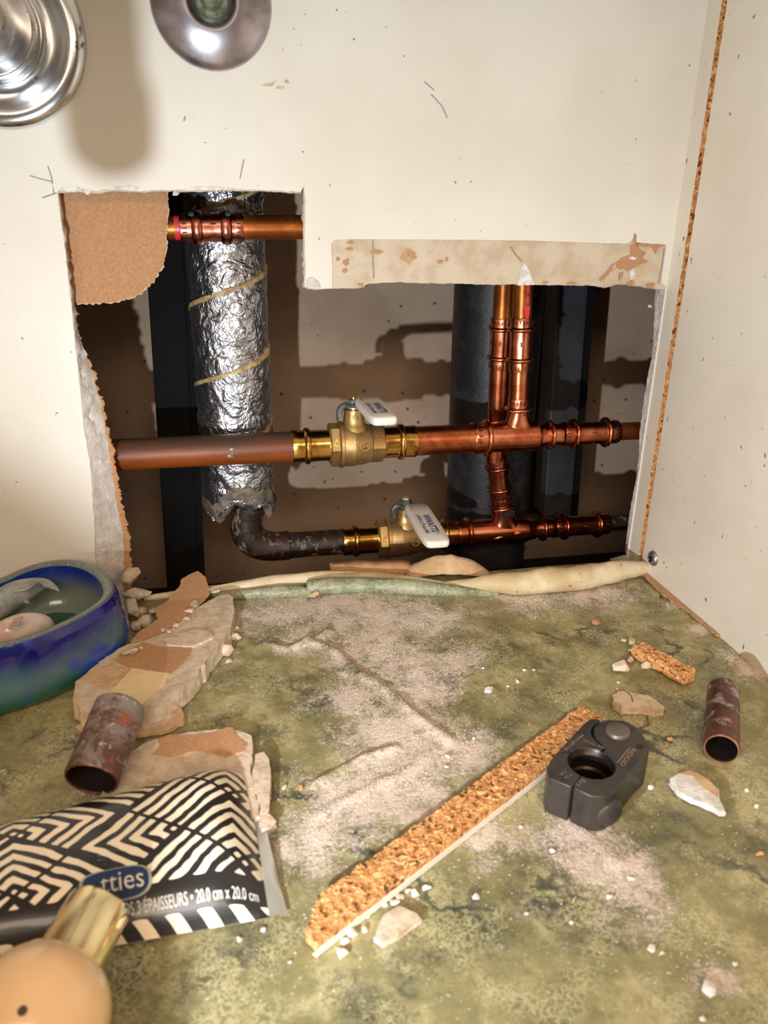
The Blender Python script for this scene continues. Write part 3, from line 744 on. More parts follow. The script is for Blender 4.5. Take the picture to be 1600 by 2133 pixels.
valve('brass ball valve with a white handle on the middle pipe, higher of the two valves', ML,
      dict(s0=608, h0=685, h1=705, h2=770, h3=798, s1=864, b=740, m=752, n=737), .0265, [(736,836),(788,832),(832,878),(776,880)], .4, False)

# right part of the middle line: pipe, tee, reducing coupling, thin pipe
t_ = thing('copper_tee_run', 'bright copper tee and fittings right of the upper valve, with the front riser', 'pipe fittings', ML.p(ML.at(1060)))
at = ML.at
pipe('pipe', ML, at(850), at(1000), .0111, COPPIPE, t_)
def saddle(run, t, up_d, r0, r1, h0, h1, mat, parent, name, seg=40):
    """the flared branch of a tee: wide at the body, straight above"""
    c = run.p(t); m = MB(); pr = [(h1*k/12, r1) for k in range(13)]; fl = r0*.95
    m.lathe(c, up_d, pr, seg, ref=(0,1,0), mod=lambda q, th, r, k: fl*max(0, 1-q/(h1*.98))**2.6*math.cos(th)**2 + .0016*max(0, 1-q/h1)**2); return build(name, m, mat, parent, smooth=60)
m = MB(); a0, a1 = at(983), at(1116)
pr = press_prof(a0, a1, .0119, .0143, (True, False), .0024); pr = pr[:-3] + [(a1-.0008, .0118), (a1, .0110), (a1+.001, .0096), (a1+.003, .0094), (at(1130), .0090), (at(1131), .0080)]
m.lathe(ML.A, ML.d, pr, 56); tee = build('tee_body', m, COPPER, t_, smooth=50)
k_ = MB(); add_ticks(k_, ML, a0+.0036, .0122, 16, .003, .0012); build('stamped_mark', k_, STAMP, tee, smooth=0)
sleeve('reducing_coupling', ML, at(1126), at(1168), .0085, .0116, COPPER, t_, (False, True), bw=.0020)
sleeve('press_coupling', ML, at(1170), at(1284), .0092, .0122, COPPER, t_, ticks=20, bw=.0022)
pipe('pipe', ML, at(1270), at(1400), .0070, LACQ, t_)
# front riser
tc = at(1077); base = ML.p(tc); topp = W(1090, 585, YM+.002); R1 = Run((0,0), (1,1), YM); R1.A = base; R1.d = (topp-base).normalized(); R1.L = (topp-base).length
saddle(ML, tc, R1.d, .0130, .0078, .004, .024, COPPER, tee, 'tee_branch')
ry = lambda y: R1.at(y, 1)
sleeve('branch_socket', R1, ry(898), ry(829), .0079, .0104, COPPER, tee, (False, True), ticks=18, bw=.0019)
pipe('pipe', R1, ry(845), ry(750), .0070, COPPIPE, t_); sleeve('press_coupling', R1, ry(772), ry(662), .0083, .0101, COPPER, t_, ticks=22, bw=.0019)
tp = pipe('pipe', R1, ry(690), R1.L+.12, .0070, LACQ, t_)
m = MB(); d = R1.d; a_s = d.cross(Vector((0,1,0))).normalized()
for y0, y1, w0, w1 in ((664,636,.0012,.0022),(630,616,.0008,.0012),(608,588,.0014,.0010)):
    q0, q1 = R1.p(ry(y0)), R1.p(ry(y1)); f = Vector((0,-.0071,0)); sh = a_s*-.0012
    m.add([q0+f+sh-a_s*w0, q0+f+sh+a_s*w0, q1+f+sh+a_s*w1, q1+f+sh-a_s*w1], [(0,1,2,3)])
build('red_marking', m, MARKER, tp, smooth=0)

# lower line
LL = Run((600,1136), (1330,1086), YL); at = LL.at
valve('dusty brass ball valve with a white handle tilted down, lower of the two valves', LL,
      dict(s0=713, h0=785, h1=803, h2=868, h3=893, s1=950, b=845, m=856, n=843), .0270, [(840,1058),(888,1052),(935,1132),(893,1140)], .2, True)
t_ = thing('elbow_pipe', 'dusty dark elbow pipe bending out of the foil wrapped pipe toward the lower valve', 'pipe', LL.p(0))
v0 = W(533, 1060, YL); e0 = W(530, 1100, YL)
pts = [W(524,1000,YL), W(518,1055,YL), W(514,1085,YL), W(515,1107,YL), W(528,1126,YL), W(552,1136,YL), W(585,1138,YL), LL.p(LL.at(625)), LL.p(LL.at(760))]
m = MB(); m.tube(catmull(pts, 6), [v.x for v in catmull([Vector((r,0,0)) for r in (.0108,.0110,.0122,.0130,.0130,.0124,.0116,.0106,.0106)], 6)], 32); pp = build('pipe', m, OLDPIPE, t_)
m = MB()
m.lathe(LL.A, LL.d, [(LL.at(540), .0108), (LL.at(592), .0117), (LL.at(601), .0120), (LL.at(603), .0113), (LL.at(604), .0105)], 36); build('elbow_socket', m, OLDPIPE, t_)
m = MB(); m.lathe(W(518,1052,YL), (W(514,1086,YL)-W(518,1052,YL)), [(0,.0126),(.004,.0132),(.010,.0126),(.0105,.010)], 36); build('elbow_collar', m, OLDPIPE, t_)
t_ = thing('copper_tee_run', 'shadowed copper tee and fittings right of the lower valve, with the rear riser', 'pipe fittings', LL.p(LL.at(1050)))
m = MB(); a0, a1 = at(948), at(1095)
pr = press_prof(a0, a1, .0114, .0138, (True, False), .0024); pr = pr[:-3] + [(a1, .0112), (a1+.002, .0100), (at(1112), .0092), (at(1113), .008)]
m.lathe(LL.A, LL.d, pr, 56); tee = build('tee_body', m, COPPER, t_, smooth=50)
sleeve('reducing_coupling', LL, at(1105), at(1150), .0088, .0120, COPPER, t_, (False, True), bw=.0021)
sleeve('press_coupling', LL, at(1152), at(1264), .0094, .0124, COPPER, t_, ticks=18, bw=.0022)
pipe('pipe', LL, at(1255), at(1390), .0070, OLDPIPE, t_)
tc = at(1050); base = LL.p(tc); mid_ = W(1034, 945, YL); R2 = Run((0,0), (1,1), YL); R2.A = base; R2.d = (mid_-base).normalized(); R2.L = (mid_-base).length
saddle(LL, tc, R2.d, .0125, .0088, .004, .022, COPPER, tee, 'tee_branch')
ry = lambda y: R2.at(y, 1)
sleeve('branch_socket', R2, ry(1075), ry(1034), .0088, .0112, COPPER, tee, (False, True), ticks=16, bw=.0019)
sleeve('press_coupling', R2, ry(1036), ry(952), .0088, .0110, COPPER, t_, ticks=20, bw=.0019)
m = MB(); q = R2.p(ry(1062))+Vector((.003,-.0092,0)); m.add([q+Vector((-.006,0,-.0028)), q+Vector((.005,0,-.0028)), q+Vector((.005,0,.0026)), q+Vector((-.006,0,.0026))], [(0,1,2,3)]); build('size_label', m, IRON, tee, smooth=0)
R3 = Run((1031,958), (1050,585), YL-.002, YL-.010); ry = lambda y: R3.at(y, 1)
pipe('pipe', R3, 0, ry(740), .0078, COPPIPE, t_); sleeve('press_coupling', R3, ry(766), ry(661), .0086, .0104, COPPER, t_, ticks=20, bw=.0019)
pipe('pipe', R3, ry(690), R3.L+.12, .0074, LACQ, t_)

# foil wrapped riser pipe
A_, B_ = W(470, 505, .082), W(499, 1040, .082); ax = (B_-A_).normalized(); A0 = A_-ax*.12; LEN = (B_-A0).length+.018
t_ = thing('insulated_pipe', 'upright pipe wrapped in crumpled silver foil with yellowish spiral seams', 'pipe', B_+ax*.03)
xa = ax.cross(Vector((0,1,0))).normalized(); ya = xa.cross(ax)
PITCH_H = .056
s_seam = (W(470, 606, .054)-A0).dot(ax)
def hel(s, th):                                           # 0..1 phase along the spiral
    return ((s - s_seam)/PITCH_H + (th-math.pi*1.5)/(2*math.pi)) % 1.0
def dirv(th): return xa*math.cos(th)+ya*math.sin(th)
rows = []; NS, NTH = 340, 150
for i in range(NS+1):
    s = LEN*i/NS; row = []
    for k in range(NTH):
        th = 2*math.pi*k/NTH; dv = dirv(th); p = A0+ax*s+dv*.0275; ph = hel(s, th)
        q = p*75; n1 = noise.noise(q+Vector(noise.noise_vector(q*.7))*1.2); n2 = noise.noise(p*190+Vector(noise.noise_vector(p*120))*1.1)
        n3 = noise.noise(p*420)
        amp = 1.3 if s > LEN-.075 else 1.0
        r = .0272 + amp*(-.0018*abs(n1) - .0005*abs(n2)) + .0012*(1-ph) + (.0006 if s > LEN-.09 else 0)
        e_ = LEN - .012 + .010*noise.noise(Vector((math.cos(th)*2, math.sin(th)*2, 3)))+.004*noise.noise(Vector((math.cos(th)*9, math.sin(th)*9, 3)))
        fr = math.sin(th)                                   # front is th = 3pi/2
        if math.cos(th-4.9) > .55: e_ -= .014*(math.cos(th-4.9)-.55)/.45
        ss = min(s, e_)
        row.append(A0+ax*ss+dv*r)
    rows.append(row)
m = MB(); m.grid(rows, 0, True); build('foil_wrap', m, FOIL, t_, smooth=70)
m = MB(); seam = []
n_t = int(LEN/PITCH_H)+4
th = 0.0
pts = []
for i in range(int(n_t*70)):
    th = 2*math.pi*i/70; s = s_seam - PITCH_H*((th-math.pi*1.5)/(2*math.pi)) + PITCH_H*round((LEN-s_seam)/PITCH_H+1)
    if .003 < s < LEN-.05: pts.append((s, th))
rows = []
for s, th in pts:
    w_ = .0018+.0011*noise.noise(Vector((th*3, 1, 1))); rr = .0282+.0006*noise.noise(Vector((th*5, 2, 0))); dv = dirv(th)
    rows.append([A0+ax*(s-w_)+dv*(rr-.002), A0+ax*(s-w_*.7)+dv*(rr+.0002), A0+ax*(s+w_*.8)+dv*(rr+.0004), A0+ax*(s+w_)+dv*(rr-.002)])
m.grid(rows); build('spiral_tape', m, TAPE, t_, smooth=60)
m = MB(); rows = []                                        # ragged dusty lower edge of the wrap and the dark opening round the elbow
for j in range(5):
    row = []
    for k in range(80):
        th = 2*math.pi*k/80; dv = dirv(th)
        e_ = LEN-.020+.008*noise.noise(Vector((math.cos(th)*2, math.sin(th)*2, 3)))+.004*noise.noise(Vector((math.cos(th)*9, math.sin(th)*9, 3)))
        if math.cos(th-4.9) > .55: e_ -= .014*(math.cos(th-4.9)-.55)/.45
        row.append(A0+ax*(e_+(-.004, .003, .010, .013, .002)[j])+dv*((.0285, .0292, .0262, .0225, .018)[j]+.0012*noise.noise(Vector((math.cos(th)*6, math.sin(th)*6, j)))))
    rows.append(row)
m.grid(rows, 0, True); build('torn_foil_edge', m, DIRTYFOIL, t_, smooth=60)

# black drain stack and steel posts
ya_ = .135; l0, l1 = W(950, 590, ya_), W(928, 1160, ya_); rad = .038; ax2 = (l1-l0).normalized(); o_ = Vector((rad, 0, 0))
a_, b_ = l0+o_-ax2*.3, l1+o_+ax2*.08
m = MB(); m.lathe(a_, ax2, [((b_-a_).length*k/30, rad+.0006*noise.noise(Vector((k*.7,0,0)))) for k in range(31)], 48)
st = build('drain_stack', m, IRON, None, l1+o_); tag(st, 'thick black iron drain pipe standing behind the copper risers', 'pipe')
m = MB(); zc = W(1060, 640, ya_).z
def post(name, px_l, px_r, ytop, ybot, y, dep, mat, label, flange):
    a, b = W(px_l[0], ytop, y), W(px_l[1], ybot, y); wd = W(px_r[0], ytop, y).x-a.x; d_ = (a-b).normalized()
    T0, B0 = b+d_*.72, b-d_*.05
    T0.z = min(T0.z, .615); t = thing(name, label, 'post', (B0.x, B0.y, B0.z)); B0.z = max(B0.z, -.129)
    m = MB(); X = Vector((wd,0,0)); Yv = Vector((0,dep,0))
    m.slab([B0, B0+X, B0+X+Yv, B0+Yv], [T0, T0+X, T0+X+Yv, T0+Yv]); o = bevel(recalc(build('web', m, mat, t, smooth=0)), .0015)
    F0 = Vector((wd,-.002,0)); X2 = Vector((flange,0,0)); Y2_ = Vector((0,.004,0))
    m = MB(); m.slab([B0+F0, B0+F0+X2, B0+F0+X2+Y2_, B0+F0+Y2_], [T0+F0, T0+F0+X2, T0+F0+X2+Y2_, T0+F0+Y2_]); recalc(build('flange', m, STUDB, t, smooth=0))
post('steel_post', (1165,1140), (1228,0), 610, 980, .175, .03, STUD, 'dark blue-grey steel post right of the black drain pipe', .006)
post('steel_post', (1122,1104), (1150,0), 610, 980, .21, .03, STUDB, 'narrow black steel post between the drain pipe and the blue-grey post', .004)
post('steel_post', (300,345), (380,0), 520, 1180, .125, .03, STUDB, 'black steel stud standing left of the foil wrapped pipe', .005)
v, f = hull(W(510, 1260, .13), (.05,.05,.03), 5, 40); m = MB(); m.add(v, f); o = build('concrete_lump', m, CAVITY, None, W(510,1260,.13)); tag(o, 'brown concrete lump at the foot of the foil wrapped pipe', 'concrete')
o.location.z = -.129

# loose paper flap hanging behind the opening
fp = [(90,380),(345,385),(349,440),(344,490),(346,520),(338,555),(318,588),(290,612),(262,622),(238,628),(200,629),(164,630),(150,610),(120,560),(100,470)]
pp = [W(a, b, .021) for a, b in fp]; pp = rough_line(pp+[pp[0]], .0008, .0007, 5, freq=600)[:-1]
m = MB()
def bend(p): f = (p.x-pp[0].x)/.07; return Vector((p.x, .0165+.0075*min(1,f)**2+.0015*math.sin(p.z*60)+.002*max(0, (.235-p.z)/.05), p.z))
m.slab([bend(p) for p in pp], [bend(p)+Vector((0,.0006,0)) for p in pp])
o = build('cardboard_flap', m, KRAFT, None, bend(pp[0])); recalc(o); o_flap = o; tag(o, 'torn brown cardboard flap hanging in the top left corner of the opening', 'cardboard')

# ------------------------------------------------------------------ fittings on the wall above the opening
fc = W(440, 8)
t_ = thing('pipe_escutcheon', 'dull domed round metal pipe flange with greenish nipple, cropped by the frame top', 'pipe flange', fc)
m = MB(); m.lathe(fc, (0,-1,0), [(0,.0322),(.0012,.0324),(.0028,.0316),(.0046,.0285),(.0072,.024),(.0092,.0190),(.0102,.0150),(.0104,.0132),(.0098,.0122),(.0085,.0117),(.0075,.0100),(.0075,.0)], 72); build('dome', m, SATIN, t_, smooth=60)
m = MB(); m.lathe(fc, (0,-1,0), [(.0055,.0),(.0055,.0088),(.0125,.0088),(.0135,.0080),(.0135,.0064),(.045,.0064),(.045,0)], 32); build('threaded_nipple', m, GREENBR, t_, smooth=30)
dc = W(-14, 66)
t_ = thing('drain_flange', 'worn chrome drain flange with tube at the top left edge of the photo', 'pipe flange', dc)
m = MB(); m.lathe(dc, (0,-1,0), [(0,.0452),(.0018,.0462),(.0042,.0455),(.0058,.0425),(.0060,.0385),(.0048,.0345),(.0040,.030),(.0044,.0262),(.0050,.0250),(.0050,0)], 90); build('flange', m, CHROME, t_, smooth=60)
m = MB(); m.lathe(dc, (0,-1,0), [(.004,.0),(.004,.0262),(.012,.0266),(.0135,.0262),(.0135,.0240),(.0175,.0240),(.0180,.0250),(.0205,.0250),(.0210,.0238),(.0235,.0232),(.0235,.0200),(.0235,0)], 64); build('slip_nut', m, CHROME, t_, smooth=30)
m = MB(); pts = [dc+Vector((0,-.02,0)), dc+Vector((0,-.05,0)), dc+Vector((-.002,-.075,.003)), dc+Vector((-.006,-.095,.016)), dc+Vector((-.008,-.102,.04)), dc+Vector((-.008,-.103,.14))]
m.tube(catmull(pts, 6), .0190, 40); build('tube', m, CHROME, t_)

# ------------------------------------------------------------------ lining curled up along the back edge of the floor
t_ = thing('curled_lining', 'strip of peeled floor lining curled up along the back edge of the cabinet floor', 'floor lining', G(900, 1225))
def roll(name, px, rads, mat, seedv, a0=-1.2, a1=4.0, lift=0):
    ctr = catmull([G(a, b, r+lift) for (a, b), r in zip(px, rads)], 10); rr = catmull([Vector((r,0,0)) for r in rads], 10)
    m = MB(); rows = []
    for i, (c, r) in enumerate(zip(ctr, rr)):
        d = (ctr[min(i+1, len(ctr)-1)]-ctr[max(i-1, 0)]).normalized(); n_ = Vector((0,0,1)); b = d.cross(n_).normalized(); n_ = b.cross(d); row = []
        for k in range(22):
            th = a0+(a1-a0)*k/21; q = c*60
            rad = r.x*(1-.10*k/21)*(1+.16*noise.noise(q+Vector((math.cos(th), math.sin(th), seedv)))+.06*noise.noise(c*260+Vector((th,0,0))))
            row.append(c + b*math.cos(th)*rad + n_*math.sin(th)*rad)
        rows.append(row)
    m.grid(rows); inner = [[p+Vector((0,0,-.0003)) for p in r_] for r_ in rows]
    o = build(name, m, mat, t_, smooth=70); so = o.modifiers.new('thickness', 'SOLIDIFY'); so.thickness = .0004; return o
roll('lining_roll', [(300,1246),(400,1234),(480,1226),(560,1214),(640,1205),(720,1201),(800,1203),(880,1213),(950,1222),(1010,1229)], [.0016,.0026,.0042,.0050,.0046,.0040,.0034,.0030,.0020,.0010], LINBACK, 1.0)
roll('lining_roll', [(880,1222),(950,1219),(1010,1216),(1080,1213),(1150,1209),(1220,1201),(1280,1191),(1330,1184),(1350,1184)], [.0014,.0034,.0060,.0082,.0092,.0086,.0076,.0058,.0040], LINBACK, 4.0)
roll('lifted_lining', [(640,1224),(690,1220),(760,1219),(840,1222),(920,1228),(1000,1234),(1040,1238)], [.0050,.0062,.0060,.0056,.0046,.0028,.0010], LINEDGE, 7.0, -1.4, 2.6, -.0015)
roll('lifted_lining', [(440,1243),(520,1237),(600,1232),(650,1231)], [.0030,.0040,.0040,.0030], LINEDGE, 9.0, -1.4, 2.4, -.001)
m = MB(); rows = []
for i in range(16):
    f = i/15; px = 850+185*f; hgt = .0115*math.sin(math.pi*min(1, f*1.02))**.7
    row = []
    for k in range(7):
        g = k/6; p = G(px, 1216, 0); row.append(Vector((p.x, p.y+.004+.014*g, .001+hgt*(.4+.9*math.sin(g*2.2))*(1+.2*noise.noise(Vector((f*9, g*4, 0)))))))
    rows.append(row)
m.grid(rows); o = build('brown_paper_curl', m, TANPAPER, t_, smooth=70); o.modifiers.new('thickness', 'SOLIDIFY').thickness = .0004
m = MB(); rows = []
for i in range(10):
    f = i/9; p = G(690+170*f, 1203, 0); rows.append([p+Vector((0, .002, 0)), p+Vector((0, .006, .006+.003*noise.noise(Vector((f*8,0,0))))), p+Vector((0, .012, .0075+.005*noise.noise(Vector((f*11,3,0)))))])
m.grid(rows); o = build('brown_paper_curl', m, KRAFT, t_, smooth=70); o.modifiers.new('thickness', 'SOLIDIFY').thickness = .0004
def card(name, px, z0, lean, mat, parent, seed):
    p = rough_flat([G(a, b, z0) for a, b in px], .001, .0004, seed); m = MB(); m.slab([v+Vector((0,0,lean)) for v in p], [v for v in p]); return recalc(build(name, m, mat, parent, smooth=0))
card('corner_flap', [(1318,1172),(1322,1158),(1350,1162),(1347,1184),(1334,1180)], .006, .0008, LINEDGE, t_, 3)
card('corner_flap', [(1270,1166),(1300,1158),(1312,1164),(1306,1172),(1280,1170)], .009, .0008, LINEDGE, t_, 4)

# ------------------------------------------------------------------ rubble: gypsum, boards, offcuts
def plan(px, z): return [G(a, b, z) for a, b in px]
def board(name, label, cat, px, z0, z1, mat, seed, amp=.0009, group=None, tilt=None, step=.0022):
    top = rough_flat(plan(px, z1), step, amp, seed); c = sum(top, Vector())/len(top)
    bot = [Vector((c.x+(p.x-c.x)*1.01, c.y+(p.y-c.y)*1.01, z0)) + Vector((noise.noise(p*300), noise.noise(p*300+Vector((5,0,0))), 0))*amp for p in top]
    if tilt: top = [p+Vector((0,0,tilt(p))) for p in top]; bot = [p+Vector((0,0,tilt(p))) for p in bot]
    t = thing(name, label, cat, (c.x, c.y, z0), group); m = MB(); m.slab(top, bot, rows=5, rough=.0011); recalc(build('gypsum_core', m, mat, t, smooth=25)); return t
def patch(name, px, z, mat, parent, seed, amp=.0007, thick=.0005, lift=None):
    p = rough_flat(plan(px, z), .0012, amp, seed, 400)
    f = lift or (lambda v: 0)
    m = MB(); m.slab([v+Vector((0,0,thick+f(v))) for v in p], [v+Vector((0,0,f(v)-.0003)) for v in p]); return recalc(build(name, m, mat, parent, smooth=0))
ZT = .0125
big = board('drywall_piece', 'long broken drywall piece with torn brown paper and cream paint, beside the glass bowl', 'drywall',
  [(152,1452),(158,1420),(190,1392),(222,1368),(252,1348),(292,1334),(330,1318),(352,1296),(384,1282),(420,1260),(452,1242),(474,1237),(485,1243),(488,1272),(482,1302),(456,1340),(430,1374),(402,1410),(372,1440),(330,1474),(296,1484),(250,1486),(200,1492),(166,1474)], .0008, ZT, CHUNK, 11)
patch('brown_paper', [(272,1338),(292,1316),(330,1290),(322,1270),(345,1256),(356,1246),(376,1228),(378,1218),(396,1210),(414,1204),(430,1214),(438,1238),(420,1256),(402,1270),(386,1286),(360,1302),(336,1318),(300,1332)], ZT+.0012, KRAFT, big, 1, .0007, .0006, lambda v: max(0, v.y+.035)*.16)
patch('brown_paper', [(248,1364),(276,1350),(300,1338),(312,1342),(330,1348),(402,1351),(390,1372),(372,1392),(356,1404),(300,1397),(268,1390),(240,1380)], ZT, KRAFT, big, 2)
patch('cream_paint_face', [(276,1393),(354,1404),(340,1428),(290,1474),(250,1470),(186,1490),(236,1436)], ZT, CREAM, big, 3, .0002)
patch('tan_paper', [(162,1420),(196,1394),(230,1384),(272,1394),(240,1430),(206,1434),(190,1422),(176,1418)], ZT, TANPAPER, big, 4)
patch('gypsum_layer', [(310,1340),(360,1330),(400,1316),(436,1318),(446,1330),(402,1350),(330,1346)], ZT, CHUNK, big, 5, .0006, .0014)
for i, (cx, cy, rx, ry) in enumerate([(272,1362,22,12),(278,1364,10,6),(296,1352,8,5),(404,1262,14,16),(396,1276,16,9),(448,1234,14,7),(388,1292,12,7),(366,1306,10,6),(340,1316,8,6),(352,1318,7,5)]):
    v, f = hull(G(cx, cy, ZT+.0004), (rx*.00026, ry*.00034, .0016), 400+i, 12); m = MB(); m.add(v, f); build('gypsum_flake', m, CHUNK, big, smooth=0)
fl2 = board('drywall_piece', 'flat drywall piece with a brown paper patch, lying half under the striped tissue packet', 'drywall',
  [(206,1660),(232,1620),(256,1590),(272,1566),(300,1548),(322,1540),(400,1524),(470,1518),(500,1522),(524,1534),(528,1566),(522,1600),(540,1700),(400,1740),(260,1720)], .0008, .0052, CHUNK, 21)
patch('brown_paper', [(318,1572),(334,1554),(328,1542),(352,1532),(404,1536),(440,1530),(472,1516),(486,1517),(492,1536),(514,1552),(508,1566),(470,1578),(430,1566),(396,1568),(356,1580)], .0053, KRAFT, fl2, 6, .0006, .0006)
o = board('drywall_piece', 'narrow cracked drywall piece sticking out right of the tissue packet', 'drywall', [(532,1570),(548,1566),(562,1580),(564,1620),(560,1668),(563,1688),(545,1694),(530,1640),(526,1600)], .0008, .0058, CHUNK, 23)
o = board('drywall_scrap', 'brown-edged drywall scrap under the right side of the long broken piece', 'drywall', [(232,1528),(296,1486),(340,1470),(368,1464),(384,1484),(380,1502),(352,1516),(300,1526),(262,1532)], .0006, .0036, TANPAPER, 24)
patch('gypsum_layer', [(262,1524),(300,1496),(340,1482),(366,1490),(344,1508),(300,1520)], .0036, CHUNK, o, 25, .0006, .0008)
patch('gypsum_layer', [(334,1470),(346,1460),(366,1466),(364,1478),(348,1478)], .0036, CHUNK, o, 26, .0004, .0022)
o = board('paper_scrap', 'small torn pinkish paper scrap left of the big copper offcut', 'paper', [(154,1512),(176,1504),(200,1510),(194,1520),(166,1520)], .0004, .0012, TANPAPER, 27, .0004)
o = board('plaster_lump', 'pale plaster lump poking out under the right corner of the tissue packet', 'plaster', [(540,1690),(556,1690),(574,1708),(560,1724),(544,1728)], .0005, .005, CHUNK, 28, .0005)

NAMED = [ # px, py, half sizes (x, y, z) mm, material, label, name
 (1296,1391,5.2,3.4,3.2,CHUNK,'largest grey plaster lump just left of the short particle board stub'),
 (1345,1391,2.9,2.7,2.6,CHUNK,'rounded grey plaster lump below the short particle board stub'),
 (1313,1376,2.2,2.0,1.8,CHUNK,'small plaster lump between two bigger lumps by the short particle board stub'),
 (1316,1338,3.6,2.0,1.6,CHUNK,'flat plaster lump at the upper left end of the short particle board stub'),
 (1299,1334,1.8,1.6,1.2,CHUNK,'tiny plaster lump at the far left end of the short particle board stub'),
 (1314,1357,1.3,1.1,.8,CHUNK,'tiny plaster bit above the large grey lump near the board stub'),
 (833,1922,8.8,6.4,1.2,CHUNK,'flat grey plaster flake beside the lower end of the long particle board strip'),
 (1019,1437,3.2,2.6,1.0,WHITE,'white plaster flake alone on the green floor centre'),
 (1242,1296,3.4,2.8,.8,KRAFT,'pinkish brown paper crumb on the floor near the right cabinet side'),
 (470,1356,4.2,4.4,3.8,CHUNK,'bumpy plaster lump right of the long broken drywall piece'),
 (490,1330,3.6,2.6,2.4,CHUNK,'smooth plaster lump above the bumpy one, right of the long drywall piece'),
 (476,1378,2.0,1.6,1.4,CHUNK,'small plaster crumb below the bumpy lump right of the long drywall piece'),
 (492,1312,1.8,1.8,1.6,CHUNK,'small plaster crumb at the upper right of the long drywall piece'),
 (392,1430,2.4,1.8,1.8,CHUNK,'single white crumb below the edge of the long drywall piece'),
 (278,1228,6.6,3.8,4.2,CHUNK,'topmost plaster chunk in the pile between bowl and wall opening'),
 (284,1252,7.0,3.4,3.2,CHUNK,'wide flat plaster chunk second from top in the pile behind the bowl'),
 (278,1274,4.6,6.0,4.0,CHUNK,'upright plaster chunk in the middle of the pile right of the bowl'),
 (306,1296,3.8,3.4,3.2,CHUNK,'round plaster chunk at the right of the pile beside the bowl'),
 (284,1308,2.6,2.6,2.4,CHUNK,'small plaster chunk at the lower end of the pile beside the bowl'),
 (296,1276,2.8,2.0,2.0,CHUNK,'small plaster chunk between the pile and the brown paper'),
 (322,1276,3.0,1.6,1.4,CHUNK,'flat plaster sliver next to the brown paper flap'),
 (654,1240,4.8,2.0,2.6,TANPAPER,'grey layered board chip in front of the curled lining, left one'),
 (728,1230,3.0,1.8,2.4,WHITE,'pale splintered board chip in front of the curled lining, right one'),
 (593,1640,1.9,1.3,1.2,CHUNK,'pale crumb right of the tissue packet, left of the pinkish crumb'),
 (626,1642,2.0,1.7,1.5,KRAFT,'reddish brown crumb on the floor right of the tissue packet'),
 (1396,1540,2.0,1.3,1.0,CHIP_L,'orange wood crumb between the black press jaw and the right copper offcut'),
 (1356,1639,2.2,1.4,1.0,WHITE,'white crumb right of the black press jaw'),
 (1577,1678,1.8,1.3,1.0,WHITE,'white crumb near the right edge of the photo, level with the white plaster flake'),
 (962,1445,2.6,.8,.6,WHITE,'thin pale sliver on the dusty floor'),
 (1475,2062,3.8,2.6,1.6,WHITE,'white crumbled plaster lump at the lower right of the floor'),
 (1582,1777,2.6,1.4,.8,CHIP_L,'orange splinter at the right edge of the floor'),
 (1402,1630,1.2,1.0,.7,CHUNK,'tiny crumb above the white plaster flake'),
 (1286,1436,1.2,.8,.7,CHIP_L,'small yellow chip above the cracked plaster piece'),
 (1288,1422,.9,1.1,.7,WHITE,'tiny white crumb above the yellow chip by the cracked plaster piece')]
NAMED_Z = {14: .0085, 15: .0040, 16: .0}
for i, (px, py, a, b, c_, mt, lab) in enumerate(NAMED):
    if i == 6: continue
    g = G(px, py, c_*.0007); z = FZ(g)+NAMED_Z.get(i, 0)
    k_ = 1.6 if 14 <= i < 21 else 1.3 if i < 14 else 1.0; v, f = hull((g.x, g.y, z-.0001), (a*.001*k_, b*.001*k_, c_*.001*k_), 500+i, 18, .3*(i % 5)); m = MB(); m.add(v, f)
    nm = 'wood_chip' if mt is CHIP_L else 'paper_crumb' if mt is KRAFT else 'plaster_lump' if max(a, b) > 2.5 else 'plaster_crumb'
    tag(build(nm, m, mt, None, (g.x, g.y, z), smooth=0), lab, {'wood_chip': 'wood chip', 'paper_crumb': 'crumb', 'plaster_lump': 'plaster', 'plaster_crumb': 'crumb'}[nm])
o = board('plaster_lump', 'long cracked tan plaster piece lying left of the right copper offcut', 'plaster', [(1275,1448),(1290,1440),(1308,1439),(1322,1444),(1350,1448),(1368,1458),(1384,1472),(1366,1476),(1340,1470),(1316,1470),(1296,1472),(1280,1460)], .0004, .0058, CHUNK, 31, .0005)
m = MB(); pts = [G(1306,1441,.0059), G(1316,1450,.006), G(1318,1460,.006), G(1316,1470,.005)]; m.tube(pts, .00018, 6); build('crack', m, INSIDE, o)
o = board('plaster_lump', NAMED[6][6], 'plaster', [(782,1952),(788,1928),(800,1906),(816,1892),(832,1887),(852,1894),(868,1902),(877,1914),(862,1922),(846,1934),(828,1946),(812,1958),(796,1960)], .0006, .0034, CHUNK, 35, .0006)
o = board('plaster_lump', 'bright white plaster flake with a tan paper side, lower right of the press jaw', 'plaster', [(1396,1622),(1412,1612),(1438,1607),(1460,1616),(1484,1632),(1497,1646),(1500,1668),(1512,1690),(1500,1688),(1476,1676),(1440,1662),(1408,1644)], .0006, .0038, WHITE, 32, .0006)
patch('tan_paper', [(1412,1613),(1438,1606),(1460,1615),(1482,1631),(1496,1648),(1496,1662),(1462,1640),(1444,1618)], .0038, TANPAPER, o, 33, .0003, .0005)
ORD = 'first second third fourth fifth sixth seventh eighth ninth tenth eleventh twelfth thirteenth fourteenth fifteenth'.split()
CRP = [(692,1958),(718,1964),(732,1950),(706,1977),(714,1990),(758,1940),(768,1910),(780,1895),(802,1886),(822,1882),(850,1858),(888,1852),(866,1862),(660,1990),(832,1871)]
